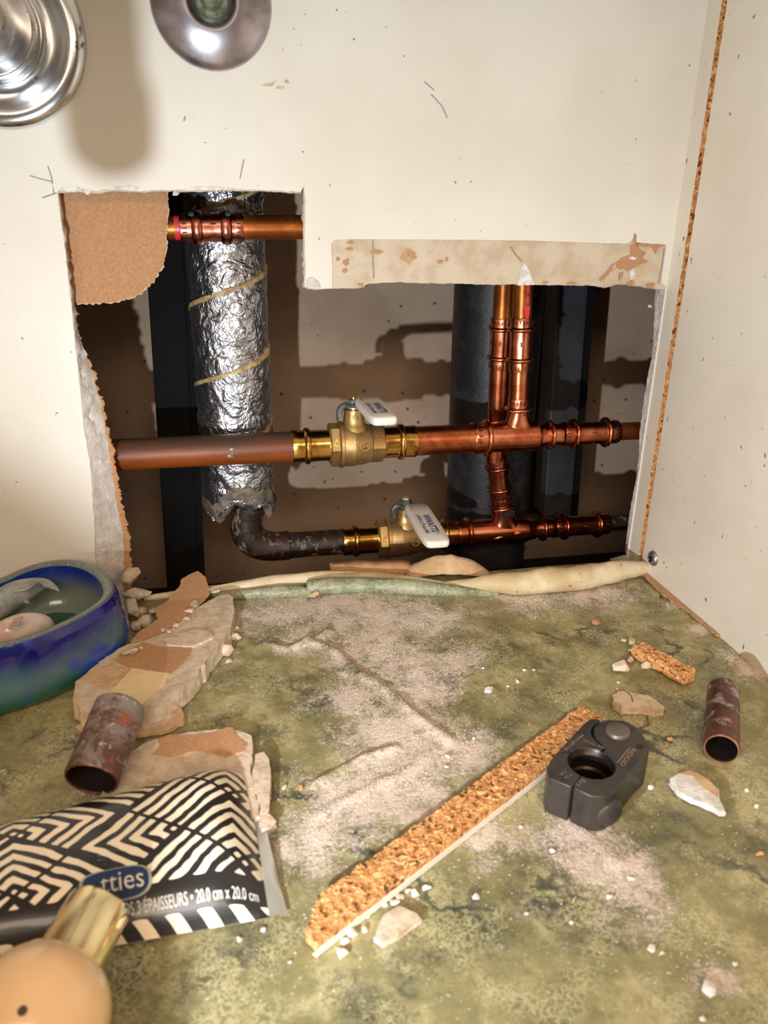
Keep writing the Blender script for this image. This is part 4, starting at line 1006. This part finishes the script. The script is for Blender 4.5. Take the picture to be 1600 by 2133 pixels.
for i, (px, py) in enumerate(CRP):
    g = G(px, py); s_ = .0011+.0012*random.random(); v, f = hull((g.x, g.y, FZ(g)-.0001), (s_*1.2, s_, s_*.8), 600+i, 12); m = MB(); m.add(v, f)
    tag(build('plaster_crumb', m, CRUMB, None, (g.x, g.y, FZ(g)), smooth=0), 'white plaster crumb below the particle board strip, %s from its pointed end' % ORD[sorted(c[0] for c in CRP).index(px)], 'crumb', 'crumbs along the particle board strip')
MARKS = [('black press jaw',1245,1610),('white plaster flake',1450,1650),('striped tissue packet',400,1780),('particle board strip point',640,1960),('particle board strip middle',900,1750),('flat grey flake',833,1922),('cracked tan plaster piece',1325,1456),('white crumbled lump',1475,2062),('lone white flake',1019,1437)]
USED = {}
def near_label(px, py):
    nm, mx, my = min(MARKS, key=lambda q: math.hypot(q[1]-px, q[2]-py)); dx, dy = px-mx, py-my
    side = ('right of' if dx > 0 else 'left of') if abs(dx) > abs(dy) else ('below' if dy > 0 else 'above')
    k = USED.get((nm, side), 0); USED[(nm, side)] = k+1
    return 'white crumb on the floor %s the %s%s' % (side, nm, '' if k == 0 else ', %s out' % ORD[k])
SCT = [(603,2003),(548,1938),(500,1960),(1093,1398),(1077,1420),(1058,1430),(1150,1775),(1096,1906),(1084,1726),(992,1871),(1190,1920),(1270,1870),(1315,1830),(1228,1712),(1356,1980),(1555,1650),(1380,1990),(1530,2010),(1464,2125),(1006,1392),(1112,1398),(986,1538),(930,1600),(934,1578)]
SCT.sort(key=lambda c: min(math.hypot(q[1]-c[0], q[2]-c[1]) for q in MARKS))
for i, (px, py) in enumerate(SCT):
    g = G(px, py); s_ = .0008+.0010*random.random(); v, f = hull((g.x, g.y, FZ(g)-.0001), (s_*1.2, s_, s_*.8), 700+i, 12); m = MB(); m.add(v, f)
    tag(build('plaster_crumb', m, CRUMB, None, (g.x, g.y, FZ(g)), smooth=0), near_label(px, py), 'crumb', 'crumbs scattered on the open floor')
# two bits of gypsum hanging in the opening
for px, py, y_, s_, lab in ((365,402,.004,.0022,'white plaster bit hanging from the top edge of the wall opening'), (1354,637,.006,.0022,'white plaster bit hanging at the right edge of the wall opening')):
    c = W(px, py, y_); v, f = hull((c.x, c.y, c.z-.0015), (s_*1.3, .0012, s_*.8), 800+px, 14, .5); m = MB(); m.add(v, f); tag(build('plaster_bit', m, WHITE, None, c, smooth=0), lab, 'plaster')
# fine grains
def grains(name, n, smin, smax, mat, fn, seed, label):
    rnd = random.Random(seed); m = MB(); k = 0
    while k < n:
        x = rnd.uniform(-.14, XR-.002); y = rnd.uniform(-.36, -.006); p = Vector((x, y, 0))
        if rnd.random() > fn(p): continue
        s_ = rnd.uniform(smin, smax)*(.5+.5*rnd.random()**2); z = FZ(p)
        a = rnd.uniform(0, 6.28); ca, sa = math.cos(a)*s_, math.sin(a)*s_; h_ = s_*rnd.uniform(.6, 1.2)
        m.add([(x+ca,y+sa,z),(x-sa,y+ca,z),(x-ca*.9,y-sa*.9,z),(x+sa,y-ca,z),(x+ca*.2,y+sa*.2,z+h_)], [(0,1,4),(1,2,4),(2,3,4),(3,0,4)]); k += 1
    o = build(name, m, mat, None, (0,0,0), smooth=0); o['kind'] = 'stuff'; tag(o, label, 'dust')
def df(p):
    d = dust_at(p); return min(1, (d*d*1.1+.015)*(1 if p.x > -.02 or p.y > -.09 else .25)*max(.15, min(1, .6+1.6*noise.noise(p*45)+.8*noise.noise(p*130))))
grains('plaster_grains', 15000, .00016, .00046, CRUMB, df, 1, 'fine white plaster grains strewn over the green floor')

# ------------------------------------------------------------------ particle board strip and stub
def rough_bar(name, label, a, b, wdt, hgt, seed, white=True, taper=0, n=150, m_=12, amp=.0007):
    d = (b-a).normalized(); sd = Vector((0,0,1)).cross(d).normalized(); L = (b-a).length
    t = thing(name, label, 'particle board', a.lerp(b, .5))
    rows = []
    for i in range(n+1):
        f = i/n; w0 = wdt
        e = sd*(.0009*noise.noise(Vector((f*L*160, seed, 1)))); row = []
        off = 0
        if taper and f*L < .013: off = (.013-f*L)/.013*wdt*.55
        prof = [(-wdt/2+off*.0, .0005)]
        prof += [(-wdt/2, hgt*k/3) for k in (1, 2)]
        prof += [(-wdt/2+(wdt-off)*k/m_, hgt) for k in range(m_+1)]
        prof += [(wdt/2-off, hgt*k/3) for k in (2, 1, 0)]
        for k, (x, z) in enumerate(prof):
            p = a+d*(f*L)+sd*x+e*(1 if x > 0 else .5)+Vector((0,0,z+.0004))
            q = p*330
            if z > 0 and x > -wdt/2+1e-5: p = p+Vector((noise.noise(q)*.5, noise.noise(q+Vector((7,0,0)))*.5, noise.noise(q+Vector((0,9,0)))))*amp
            row.append(p)
        rows.append(row)
    m = MB(); m.grid(rows); m.poly(rows[0]); m.poly(rows[-1]); recalc(build('chip_core', m, CHIP, t, smooth=25))
    if white:
        m = MB(); A = a-sd*(wdt/2+.0007); q = [A+Vector((0,0,.0006)), A+Vector((0,0,hgt*.55)), A+d*L+Vector((0,0,hgt*.55)), A+d*L+Vector((0,0,.0006))]
        m.slab(q, [v+sd*.0007 for v in q]); recalc(build('melamine_face', m, PANEL, t, smooth=0))
    rnd = random.Random(seed); ml, md = MB(), MB()
    for i in range(int(L*1100*wdt/.013)):
        f = rnd.random(); x = rnd.uniform(-.5, .5)*wdt*.94
        if taper and x > wdt/2-max(0, (.013-f*L)/.013*wdt*.55): continue
        c = a+d*(f*L)+sd*x+Vector((0,0,hgt+.0009+rnd.uniform(-.0004,.0006))); th = rnd.gauss(0, .9)+math.atan2(d.y, d.x); ln = rnd.uniform(.0004,.0015); wd = rnd.uniform(.0002,.0005)
        u = Vector((math.cos(th), math.sin(th), rnd.uniform(-.22,.22)))*ln; v = Vector((-math.sin(th), math.cos(th), rnd.uniform(-.3,.3)))*wd
        mm = ml if rnd.random() < .78 else md; nn = Vector((0,0,.0002))
        mm.add([c-u-v, c+u-v, c+u+v, c-u+v, c-u*.8+nn*2], [(0,1,2,3),(0,1,4),(3,0,4)])
    build('wood_flakes', ml, CHIP_L, t, smooth=0, kind='stuff'); build('dark_wood_flakes', md, CHIP_D, t, smooth=0, kind='stuff')
    return t
wdt = .0135
a_ = (G(655,1962)+G(622,1978)*0); 
A = G(634,1944,.004); B = G(1236,1492,.004); A.z = B.z = 0
rough_bar('particleboard_strip', 'long rough orange particle board strip with white edge, running under the press jaw', A, B, .0160, .0060, 3, True, 1)
A = G(1326,1352,.004); B = G(1436,1412,.004); A.z = B.z = 0
rough_bar('particleboard_stub', 'short orange particle board stub lying near the right cabinet side', A, B, .0105, .0070, 8, False, 0, 60)

# ------------------------------------------------------------------ copper offcuts
def offcut(name, label, a, b, r, mat, rim, wall_t=.0011):
    d = (b-a).normalized(); L = (b-a).length; t = thing(name, label, 'pipe', Vector((a.x, a.y, a.z-r)))
    m = MB(); pr = [(0, r-.0002), (.0004, r)] + [(L*k/20, r) for k in range(1, 20)] + [(L-.0006, r), (L, r-.0006), (L, r-wall_t)]
    m.lathe(a, d, pr, 48, mod=lambda s, th, rr, q: .0002*noise.noise(Vector((s*200, math.cos(th)*3, math.sin(th)*3)))); build('tube_wall', m, mat, t, smooth=50)
    m = MB(); m.lathe(a, d, [(L, r-wall_t), (0, r-wall_t)], 48); build('tube_inside', m, INSIDE, t)
    m = MB(); m.lathe(a, d, [(.0002, r-.0001), (-.0003, r-.0004), (-.0003, r-wall_t+.0002), (.0004, r-wall_t-.00005)], 48); build('cut_end', m, rim, t)
a_ = G(1503,1560,.0086); b_ = G(1507,1438,.0086)
offcut('copper_offcut', 'short brown copper pipe offcut standing alone near the right cabinet side', a_, b_, .0084, OFFCUT2, CUTRIM)
a_ = G(190,1624,.0150); b_ = G(250,1474,.0265)
offcut('copper_offcut', 'grey and rust stained copper pipe offcut leaning on the long drywall piece', a_, b_, .0122, OFFCUT, OFFCUT2, .0013)

# ------------------------------------------------------------------ press jaw
HJ = .020
def J(x, y, z=HJ): return G(1120+x/6.4, 1480+y/6.4, z)
hole_c = J(716, 700); hx = (J(1016,700)-J(412,700)).length/2; hy = (J(716,905)-J(716,495)).length/2
ux = (J(1016,700)-J(412,700)).normalized(); uy = Vector((-ux.y, ux.x, 0))
HR = (hx+hy)/2
def hp(th, r=None): return hole_c+ux*math.cos(th)*(r or HR)+uy*math.sin(th)*(r or HR)
def ang(p): q = p-hole_c; return math.atan2(q.dot(uy), q.dot(ux))
L_out = [(478,952),(470,1000),(440,1016),(150,895),(122,780),(165,680),(240,580),(640,152),(700,118),(780,112),(838,122)]
gapL = [(838,122),(745,190),(706,270),(735,345),(800,420),(872,478),(866,505)]
R_out = [(858,138),(960,120),(1150,130),(1300,205),(1420,345),(1488,470),(1486,550),(1360,662),(1200,862),(1060,1060),(960,1130),(860,1150),(720,1140),(490,1030),(488,1004),(496,956)]
gapR = [(900,520),(894,482),(820,412),(768,345),(750,280),(765,215),(858,138)]
def smoothp(pts, n=3): return catmull(pts, n)
t_ = thing('press_jaw', 'black steel pipe press jaw with round opening, lying against the particle board strip', 'tool', Vector((hole_c.x, hole_c.y, .0005)))
def arc(p0, p1, ccw):
    a0, a1 = ang(p0), ang(p1)
    if ccw and a1 < a0: a1 += 2*math.pi
    if not ccw and a1 > a0: a1 -= 2*math.pi
    return [hp(a0+(a1-a0)*k/28) for k in range(29)]
def jaw_half(name, outline):
    pts = [Vector(p) for p in outline]; z0 = .0006
    c = sum(pts, Vector())/len(pts)
    bot = [Vector((p.x, p.y, z0)) for p in pts]; m = MB(); m.slab(pts, bot, rows=4)
    o = recalc(build(name, m, JAW, t_, smooth=28)); return bevel(o, .0016, 3, 50)
lp = [J(*p) for p in L_out[1:]] + [J(*p) for p in smoothp(gapL)[1:]] if False else [J(*p) for p in L_out[1:]] + [J(p.x, p.y) for p in catmull([Vector((x, y, 0)) for x, y in gapL], 3)][1:]
lp = lp + arc(J(*gapL[-1]), J(*L_out[0]), True) if (ang(J(*gapL[-1])) is not None) else lp
rp_ = [J(*p) for p in R_out] + arc(J(*R_out[-1]), J(*gapR[0]), True) + [J(p.x, p.y) for p in catmull([Vector((x, y, 0)) for x, y in gapR], 3)][1:-1]
jl = jaw_half('left_jaw', lp); jr = jaw_half('right_jaw', rp_)
m = MB(); m.lathe(Vector((hole_c.x, hole_c.y, 0)), (0,0,1), [(.0008,HR*.99),(.004,HR*.93),(.005,HR*.93),(.006,HR*.84),(.009,HR*.84),(.010,HR*.93),(.013,HR*.93),(.014,HR*.86),(.0172,HR*.86),(.0185,HR*.95),(HJ-.0004,HR*1.0)], 56); build('press_profile', m, JAWIN, t_, smooth=30)
pc = J(1066,292); m = MB(); pr_ = (J(1228,292)-J(906,292)).length/2; m.lathe(Vector((pc.x, pc.y, HJ)), (0,0,1), [(-.002,pr_),(.0012,pr_),(.0018,pr_*.93),(.002,pr_*.85),(.002,0)], 40); build('pivot_pin', m, JAWPIN, t_, smooth=40)
pc = J(1362,482); m = MB(); m.lathe(Vector((pc.x, pc.y, HJ)), (0,0,1), [(-.0005,.0014),(.0002,.0014),(.0002,.0009),(-.0004,.0007),(-.0004,0)], 20); build('roll_pin_hole', m, INSIDE, t_)
lb0, lb1 = J(900,1150), J(1060,1060); c = (lb0+lb1)/2; m = MB()
v_ = Vector((ux.x*.6-uy.x*.8, ux.y*.6-uy.y*.8, 0)); cc = Vector((c.x, c.y, .0086))+(Vector((hole_c.x, hole_c.y, 0))-Vector((c.x, c.y, 0))).normalized()*.0028
rows = []
for i in range(9):
    ph = -math.pi/2+math.pi*i/8; row = []
    for k in range(24):
        th = 2*math.pi*k/24; row.append(cc+Vector((math.cos(th)*math.cos(ph)*.0078, math.sin(th)*math.cos(ph)*.0060, math.sin(ph)*.0078)))
    rows.append(row)
m.grid(rows, 0, True); build('rounded_lobe', m, JAW, t_, smooth=60)
def jtext(txt, p0, p1, hgt, half, flip=1):
    a, b = J(*p0, HJ+.00012), J(*p1, HJ+.00012); d = b-a; n_ = Vector((-d.y, d.x, 0)).normalized()*flip*hgt; m = MB()
    put_text(m, txt, lambda s, t: a+d*s+n_*t); return build('etched_lettering', m, ETCH, half, smooth=0)
jtext('RIDGID', (1255,500), (1090,720), .0022, jr)
m = MB()
for o2 in (0, ):
    a, b = J(1225,500,HJ+.00012), J(1060,695,HJ+.00012); d = (b-a).normalized(); n_ = Vector((-d.y, d.x, 0))*.0002; m.add([a-n_, b-n_, b+n_, a+n_], [(0,1,2,3)])
build('etched_line', m, ETCH, jr, smooth=0)
jtext('ProPress', (392,535), (622,325), .0016, jl); jtext('EB/VB', (610,400), (760,470), .0012, jl); jtext('R32', (800,480), (880,510), .0014, jr)
jtext('V1', (310,870), (385,830), .0013, jl); jtext('C1', (385,910), (465,865), .0013, jl); jtext('1/2', (560,1010), (650,935), .0018, jr)

# ------------------------------------------------------------------ glass bowl with dolphins
rim = [(p.x, p.y) for p in (G(a, b, .040) for a, b in [(0,1205),(50,1183),(100,1169),(150,1166),(190,1174),(224,1194),(241,1220),(236,1243),(212,1265),(170,1290),(110,1318),(50,1340),(0,1353)])] + [(-.146,-.133),(-.168,-.128),(-.184,-.100),(-.178,-.068),(-.160,-.050)]
rim = catmull([Vector((x, y, 0)) for x, y in rim], 8, True); rc = sum(rim, Vector())/len(rim)
HB = .0405
t_ = thing('glass_bowl', 'blue and green sea glass bowl with two dolphin figures at the left edge', 'bowl', (rc.x, rc.y, .0012))
def ringb(f, z): return [Vector((rc.x+(p.x-rc.x)*f, rc.y+(p.y-rc.y)*f, z)) for p in rim]
TH = .0068/.045
m = MB(); m.grid([ringb(f, z) for f, z in [(0,.0014),(.90,.0012),(1.02,.0022),(1.075,.006),(1.10,.012),(1.10,.018),(1.07,.026),(1.03,.034),(1.0,.0395),(.985,HB)]], 0, True); build('glass_wall', recal(m), GLASS, t_, smooth=70)
m = MB(); m.grid([ringb(f, z) for f, z in [(.985,HB),(.955,HB+.0006),(1-TH*.8,HB+.0004),(1-TH,HB-.0008)]], 0, True); build('rim', recal(m), RIM, t_, smooth=70)
m = MB(); m.grid([ringb(f, z) for f, z in [(1-TH,HB-.0008),(1-TH*1.05,.030),(1-TH*1.2,.018),(1-TH*1.5,.0125),(1-TH*1.9,.0105)]], 0, True); build('inner_wall', m, BOWLIN, t_, smooth=70)
m = MB(); m.grid([ringb(f, z) for f, z in [(1-TH*1.9,.0105),(.4,.010),(0,.010)]], 0, True); build('inner_floor', m, BOWLFL, t_, smooth=70)
def dolphin(name, spine, rads, mat, fins, seed, label):
    pts = catmull(spine, 7); rr = catmull([Vector((r,0,0)) for r in rads], 7)
    m = MB(); rows = []
    for i, p in enumerate(pts):
        d = (pts[min(i+1, len(pts)-1)]-pts[max(i-1, 0)]).normalized(); side_ = d.cross(Vector((0,0,1))).normalized(); up = side_.cross(d); r = rr[i].x
        rows.append([p+side_*math.cos(2*math.pi*k/20)*r*.8+up*math.sin(2*math.pi*k/20)*r for k in range(20)])
    rows = [[pts[0]]*20]+rows+[[pts[-1]]*20]; m.grid(rows, 0, True)
    o = build(name, m, mat, t_, smooth=70, label=label)
    for fn_, pl_ in fins:
        q = catmull([Vector(p) for p in pl_], 4, True); c = sum(q, Vector())/len(q)
        nrm = Vector((0,0,0))
        for i in range(len(q)): nrm += (q[i]-c).cross(q[(i+1) % len(q)]-c)
        nrm.normalize(); m = MB(); m.slab([v+nrm*.0007 for v in q], [v-nrm*.0007 for v in q]); b = recalc(build(fn_, m, mat, o, smooth=0))
zD = .024
def D(px, py, z): return G(px, py, z)
d1 = [D(-60,1300,.030), D(-20,1275,.031), D(20,1245,.033), D(60,1226,.035), D(95,1216,.036), D(120,1227,.033)]
dolphin('dolphin', d1, [.0018,.0075,.0088,.0068,.0034,.0012], DOLPH, [('dorsal_fin', [D(28,1232,.040), D(50,1218,.0425), D(78,1213,.044), D(60,1228,.040)]), ('tail_fluke', [D(92,1222,.037), D(80,1212,.039), D(108,1216,.037), D(124,1232,.033), D(104,1226,.035)]), ('flipper', [D(40,1252,.031), D(60,1256,.028), D(56,1248,.031)])], 1, 'grey dolphin leaping against the inner wall')
d2 = [D(-40,1348,.012), D(0,1330,.0165), D(30,1316,.0195), D(60,1306,.0205), D(90,1303,.019), D(112,1312,.014)]
dolphin('dolphin', d2, [.003,.0085,.0098,.0092,.0066,.002], DOLPHP, [('dorsal_fin', [D(18,1310,.027), D(30,1290,.034), D(47,1284,.037), D(40,1300,.031), D(36,1308,.028)])], 2, 'pearly pink dolphin at the bottom of the bowl')

# ------------------------------------------------------------------ striped tissue packet
bl, br, fr_, flc = G(-60,1748,.004), G(512,1594,.010), G(560,1892,.006), G(-60,2012,.004)
br = G(510,1592,.003)
t_ = thing('tissue_packet', 'black and cream zebra striped packet of paper tissues in the lower left', 'tissues', (( bl+fr_)/2).xy.to_3d())
ln_u = ((br-bl).length+(fr_-flc).length)/2; ln_v = ((bl-flc).length+(br-fr_).length)/2
def PK(u, v, k=0):                                         # u left to right, v back (0) to front (1)
    b = bl.lerp(br, u); f = flc.lerp(fr_, u); p = b.lerp(f, v); p.z = 0
    h = .0185*(1-abs(2*v-1)**4)**.7 * (1-max(0, (u-.80)/.20)**2*.78)
    h += .0007*noise.noise(Vector((u*9, v*6, 1)))*(1-abs(2*v-1))
    return p + Vector((0,0,max(.0012, h)))
def stripe(X, Y):
    a = (X+Y)/math.sqrt(2); b = (Y-X)/math.sqrt(2)
    wob = .0011*noise.noise(Vector((X*90, Y*90, 0)))+.0006*noise.noise(Vector((X*240, Y*240, 3)))
    c = .0300; ia, ib = math.floor(a/c), math.floor(b/c); fa, fb = a-ia*c, b-ib*c
    lam = .0060
    edge = min(fa, fb, c-fa, c-fb)
    kind = (ia+ib) % 2; var = (ia*3+ib*5) % 4
    if kind == 0: v = fb if var < 2 else (max(fa, c-fb) if var == 2 else fb)
    else: v = max(c-fa, fb) if var < 2 else max(fa, fb)
    s = math.sin(2*math.pi*(v+wob)/lam)+.10
    if edge < .0012: s = min(s, (edge-.0009)*2200)
    return s
NU, NV = 260, 150
m = MB(); m.grid([[PK(i/NU, j/NV) for j in range(NV+1)] for i in range(NU+1)])
top = build('wrapper', m, WRAP, t_, smooth=80); zb = []
me = top.data; inv = {}
vals = []
for v in me.vertices:
    p = v.co + wloc(top); q = Vector((p.x, p.y, 0)); u_, v_ = .5, .5
    for _ in range(6):
        P0 = bl.lerp(br, u_).lerp(flc.lerp(fr_, u_), v_); P0.z = 0
        du_ = (br-bl).lerp(fr_-flc, v_); dv_ = (flc-bl).lerp(fr_-br, u_); e = q-P0; det = du_.x*dv_.y-du_.y*dv_.x
        u_ += (e.x*dv_.y-e.y*dv_.x)/det; v_ += (du_.x*e.y-du_.y*e.x)/det
    X = u_*ln_u; Y = (1-v_)*ln_v
    if v_ < .845: z_ = stripe(X*1.0+.004, Y*1.25)
    elif v_ < .955: z_ = -1
    else: z_ = math.sin(2*math.pi*(X+.012*math.sin(0)+ (1-v_)*.10)/.0125)-.1
    vals.append(z_)
at_ = me.attributes.new('zebra', 'FLOAT', 'POINT'); at_.data.foreach_set('value', vals)
m = MB(); m.grid([[PK(i/40, j/20)*1 if False else Vector((PK(i/40, j/20).x, PK(i/40, j/20).y, .0009)) for j in range(21)] for i in range(41)]); build('wrapper_back', m, WRAP, t_, smooth=0)
m = MB(); rows = []
for j in range(31):
    v = j/30; p = PK(1, v); d = (br-bl).lerp(fr_-flc, v).normalized(); w_ = .0032+.004*v*v
    rows.append([p+Vector((0,0,.0001)), p+d*w_*.5+Vector((0,0,.0004+.0006*math.sin(v*9))), p+d*w_+Vector((0,0,-.0002+.0008*math.sin(v*13)))])
m.grid(rows); so = build('clear_seam', m, CLEAR, t_, smooth=60)
def on(u, v, h=.0004): p = PK(u, v); return p+Vector((0,-.35*h,h))
m = MB(); put_text(m, 'GRANDS 3 ÉPAISSEURS • 20.0 cm x 20.0 cm', lambda s, t: on(.42+.55*s, .942-.052*t, .0004)); build('wrapper_lettering', m, LETTER, top, smooth=0)
def badge(sc, h):
    q = []
    for k in range(40):
        th = 2*math.pi*k/40; q.append((.485+.115*sc*math.copysign(abs(math.cos(th))**.55, math.cos(th)), .815+.075*sc*math.copysign(abs(math.sin(th))**.75, math.sin(th))))
    return [on(min(.99, u), v, h) for u, v in q]
def fan(m, ring, c): o = m.add(ring+[c], [(k, (k+1) % len(ring), len(ring)) for k in range(len(ring))])
m = MB(); fan(m, badge(1.06, .0007), on(.485, .815, .0008)); build('badge_rim', m, BADGER, top, smooth=0)
m = MB(); fan(m, badge(.97, .0010), on(.485, .815, .0011)); build('badge', m, BADGE, top, smooth=0)
m = MB(); put_text(m, 'tties', lambda s, t: on(.435+.145*s, .855-.085*t, .0015)); build('badge_lettering', m, LETTER, top, smooth=0)

# ------------------------------------------------------------------ cosmetic bottle lying in the foreground
bb = G(72, 2128, .0228); ce = G(208, 1886, .0270); ax_ = (ce-bb).normalized(); LB_ = (ce-bb).length; rcap = .0112; rb_ = .0222
t_ = thing('cosmetic_bottle', 'round peach cosmetic bottle with a shiny gold cap lying at the lower left corner', 'bottle', Vector((bb.x, bb.y, .0006)))
m = MB(); c0_ = rb_*.80; m.lathe(bb, ax_, [(c0_,0),(c0_,rcap*.97),(c0_+.001,rcap),(LB_*.7,rcap),(LB_-.0012,rcap),(LB_-.0003,rcap*.96),(LB_,rcap*.86),(LB_-.0004,rcap*.5),(LB_-.0008,0)], 56); build('cap', m, GOLD, t_, smooth=45)
m = MB(); m.lathe(bb, ax_, [(rb_*.94*math.sin(x*math.pi/24), rb_*math.cos(x*math.pi/24)**.82) for x in range(-12, 13)], 64); bo_ = build('body', m, PEACH, t_, smooth=70)
vd = (CAM-bb).normalized(); s1 = vd.cross(Vector((0,0,1))).normalized(); s2 = s1.cross(vd); n1_ = (vd*.93+s1*.10+s2*.17).normalized(); pd = bb+n1_*rb_*.985
m = MB(); m.lathe(pd, n1_, [(0,0),(.0002,.0014),(.0006,.0013),(.0007,0)], 16); build('dark_dimple', m, DOT, t_)

# ------------------------------------------------------------------ unseen shapes added just outside the frame to shade the torch
bc = Vector((-.122, -.412, 0)); t_ = thing('unseen_shade_dome', 'white round shouldered dome beside the peach cosmetic bottle, added unseen to shade the torch', 'bottle', bc)  # added dome, profile shaped to keep torch light off the lower left
m = MB(); m.lathe(bc, (0,0,1), [(.0006,0),(.0006,.058),(.004,.062),(.04,.063),(.066,.060),(.080,.054),(.091,.046),(.100,.037),(.106,.027),(.109,.016),(.110,.0)], 64)
for v in m.v: v.y = bc.y+(v.y-bc.y)*.55
build('body', m, SLEEVE, t_, smooth=60)
m = MB(); m.lathe(bc, (0,0,1), [(.1085,0),(.1085,.0135),(.122,.013),(.1235,.011),(.1235,0)], 32); build('dome_knob', m, SLEEVE, t_, smooth=40)
hc = Vector((-.0705, -.300, .160)); t_ = thing('unseen_shadow_rod', 'grey rod-shaped hose hanging from the sink above the frame', 'blocker', hc)  # added rod, throws the soft shadow on the upper left wall
m = MB(); m.lathe(hc, (0,0,1), [(0,0),(.0004,.0050),(.0030,.0080),(.008,.0086),(.014,.0086),(.0145,.0074),(.45,.0074),(.45,0)], 28); build('shadow_rod', m, STEEL, t_, smooth=40)

m = MB(); cc_ = sum(pp, Vector())/len(pp); e2 = []
for p in pp:
    q = p*700; k = 1.012+.028*max(0, noise.noise(q)+.35) if (p.x > cc_.x or p.z < cc_.z) else .99
    e2.append(bend(cc_+(p-cc_)*k)+Vector((0,.0007,0)))
m.slab(e2, [v+Vector((0,.0004,0)) for v in e2]); recalc(build('torn_edge', m, PALEPAPER, o_flap, smooth=0))
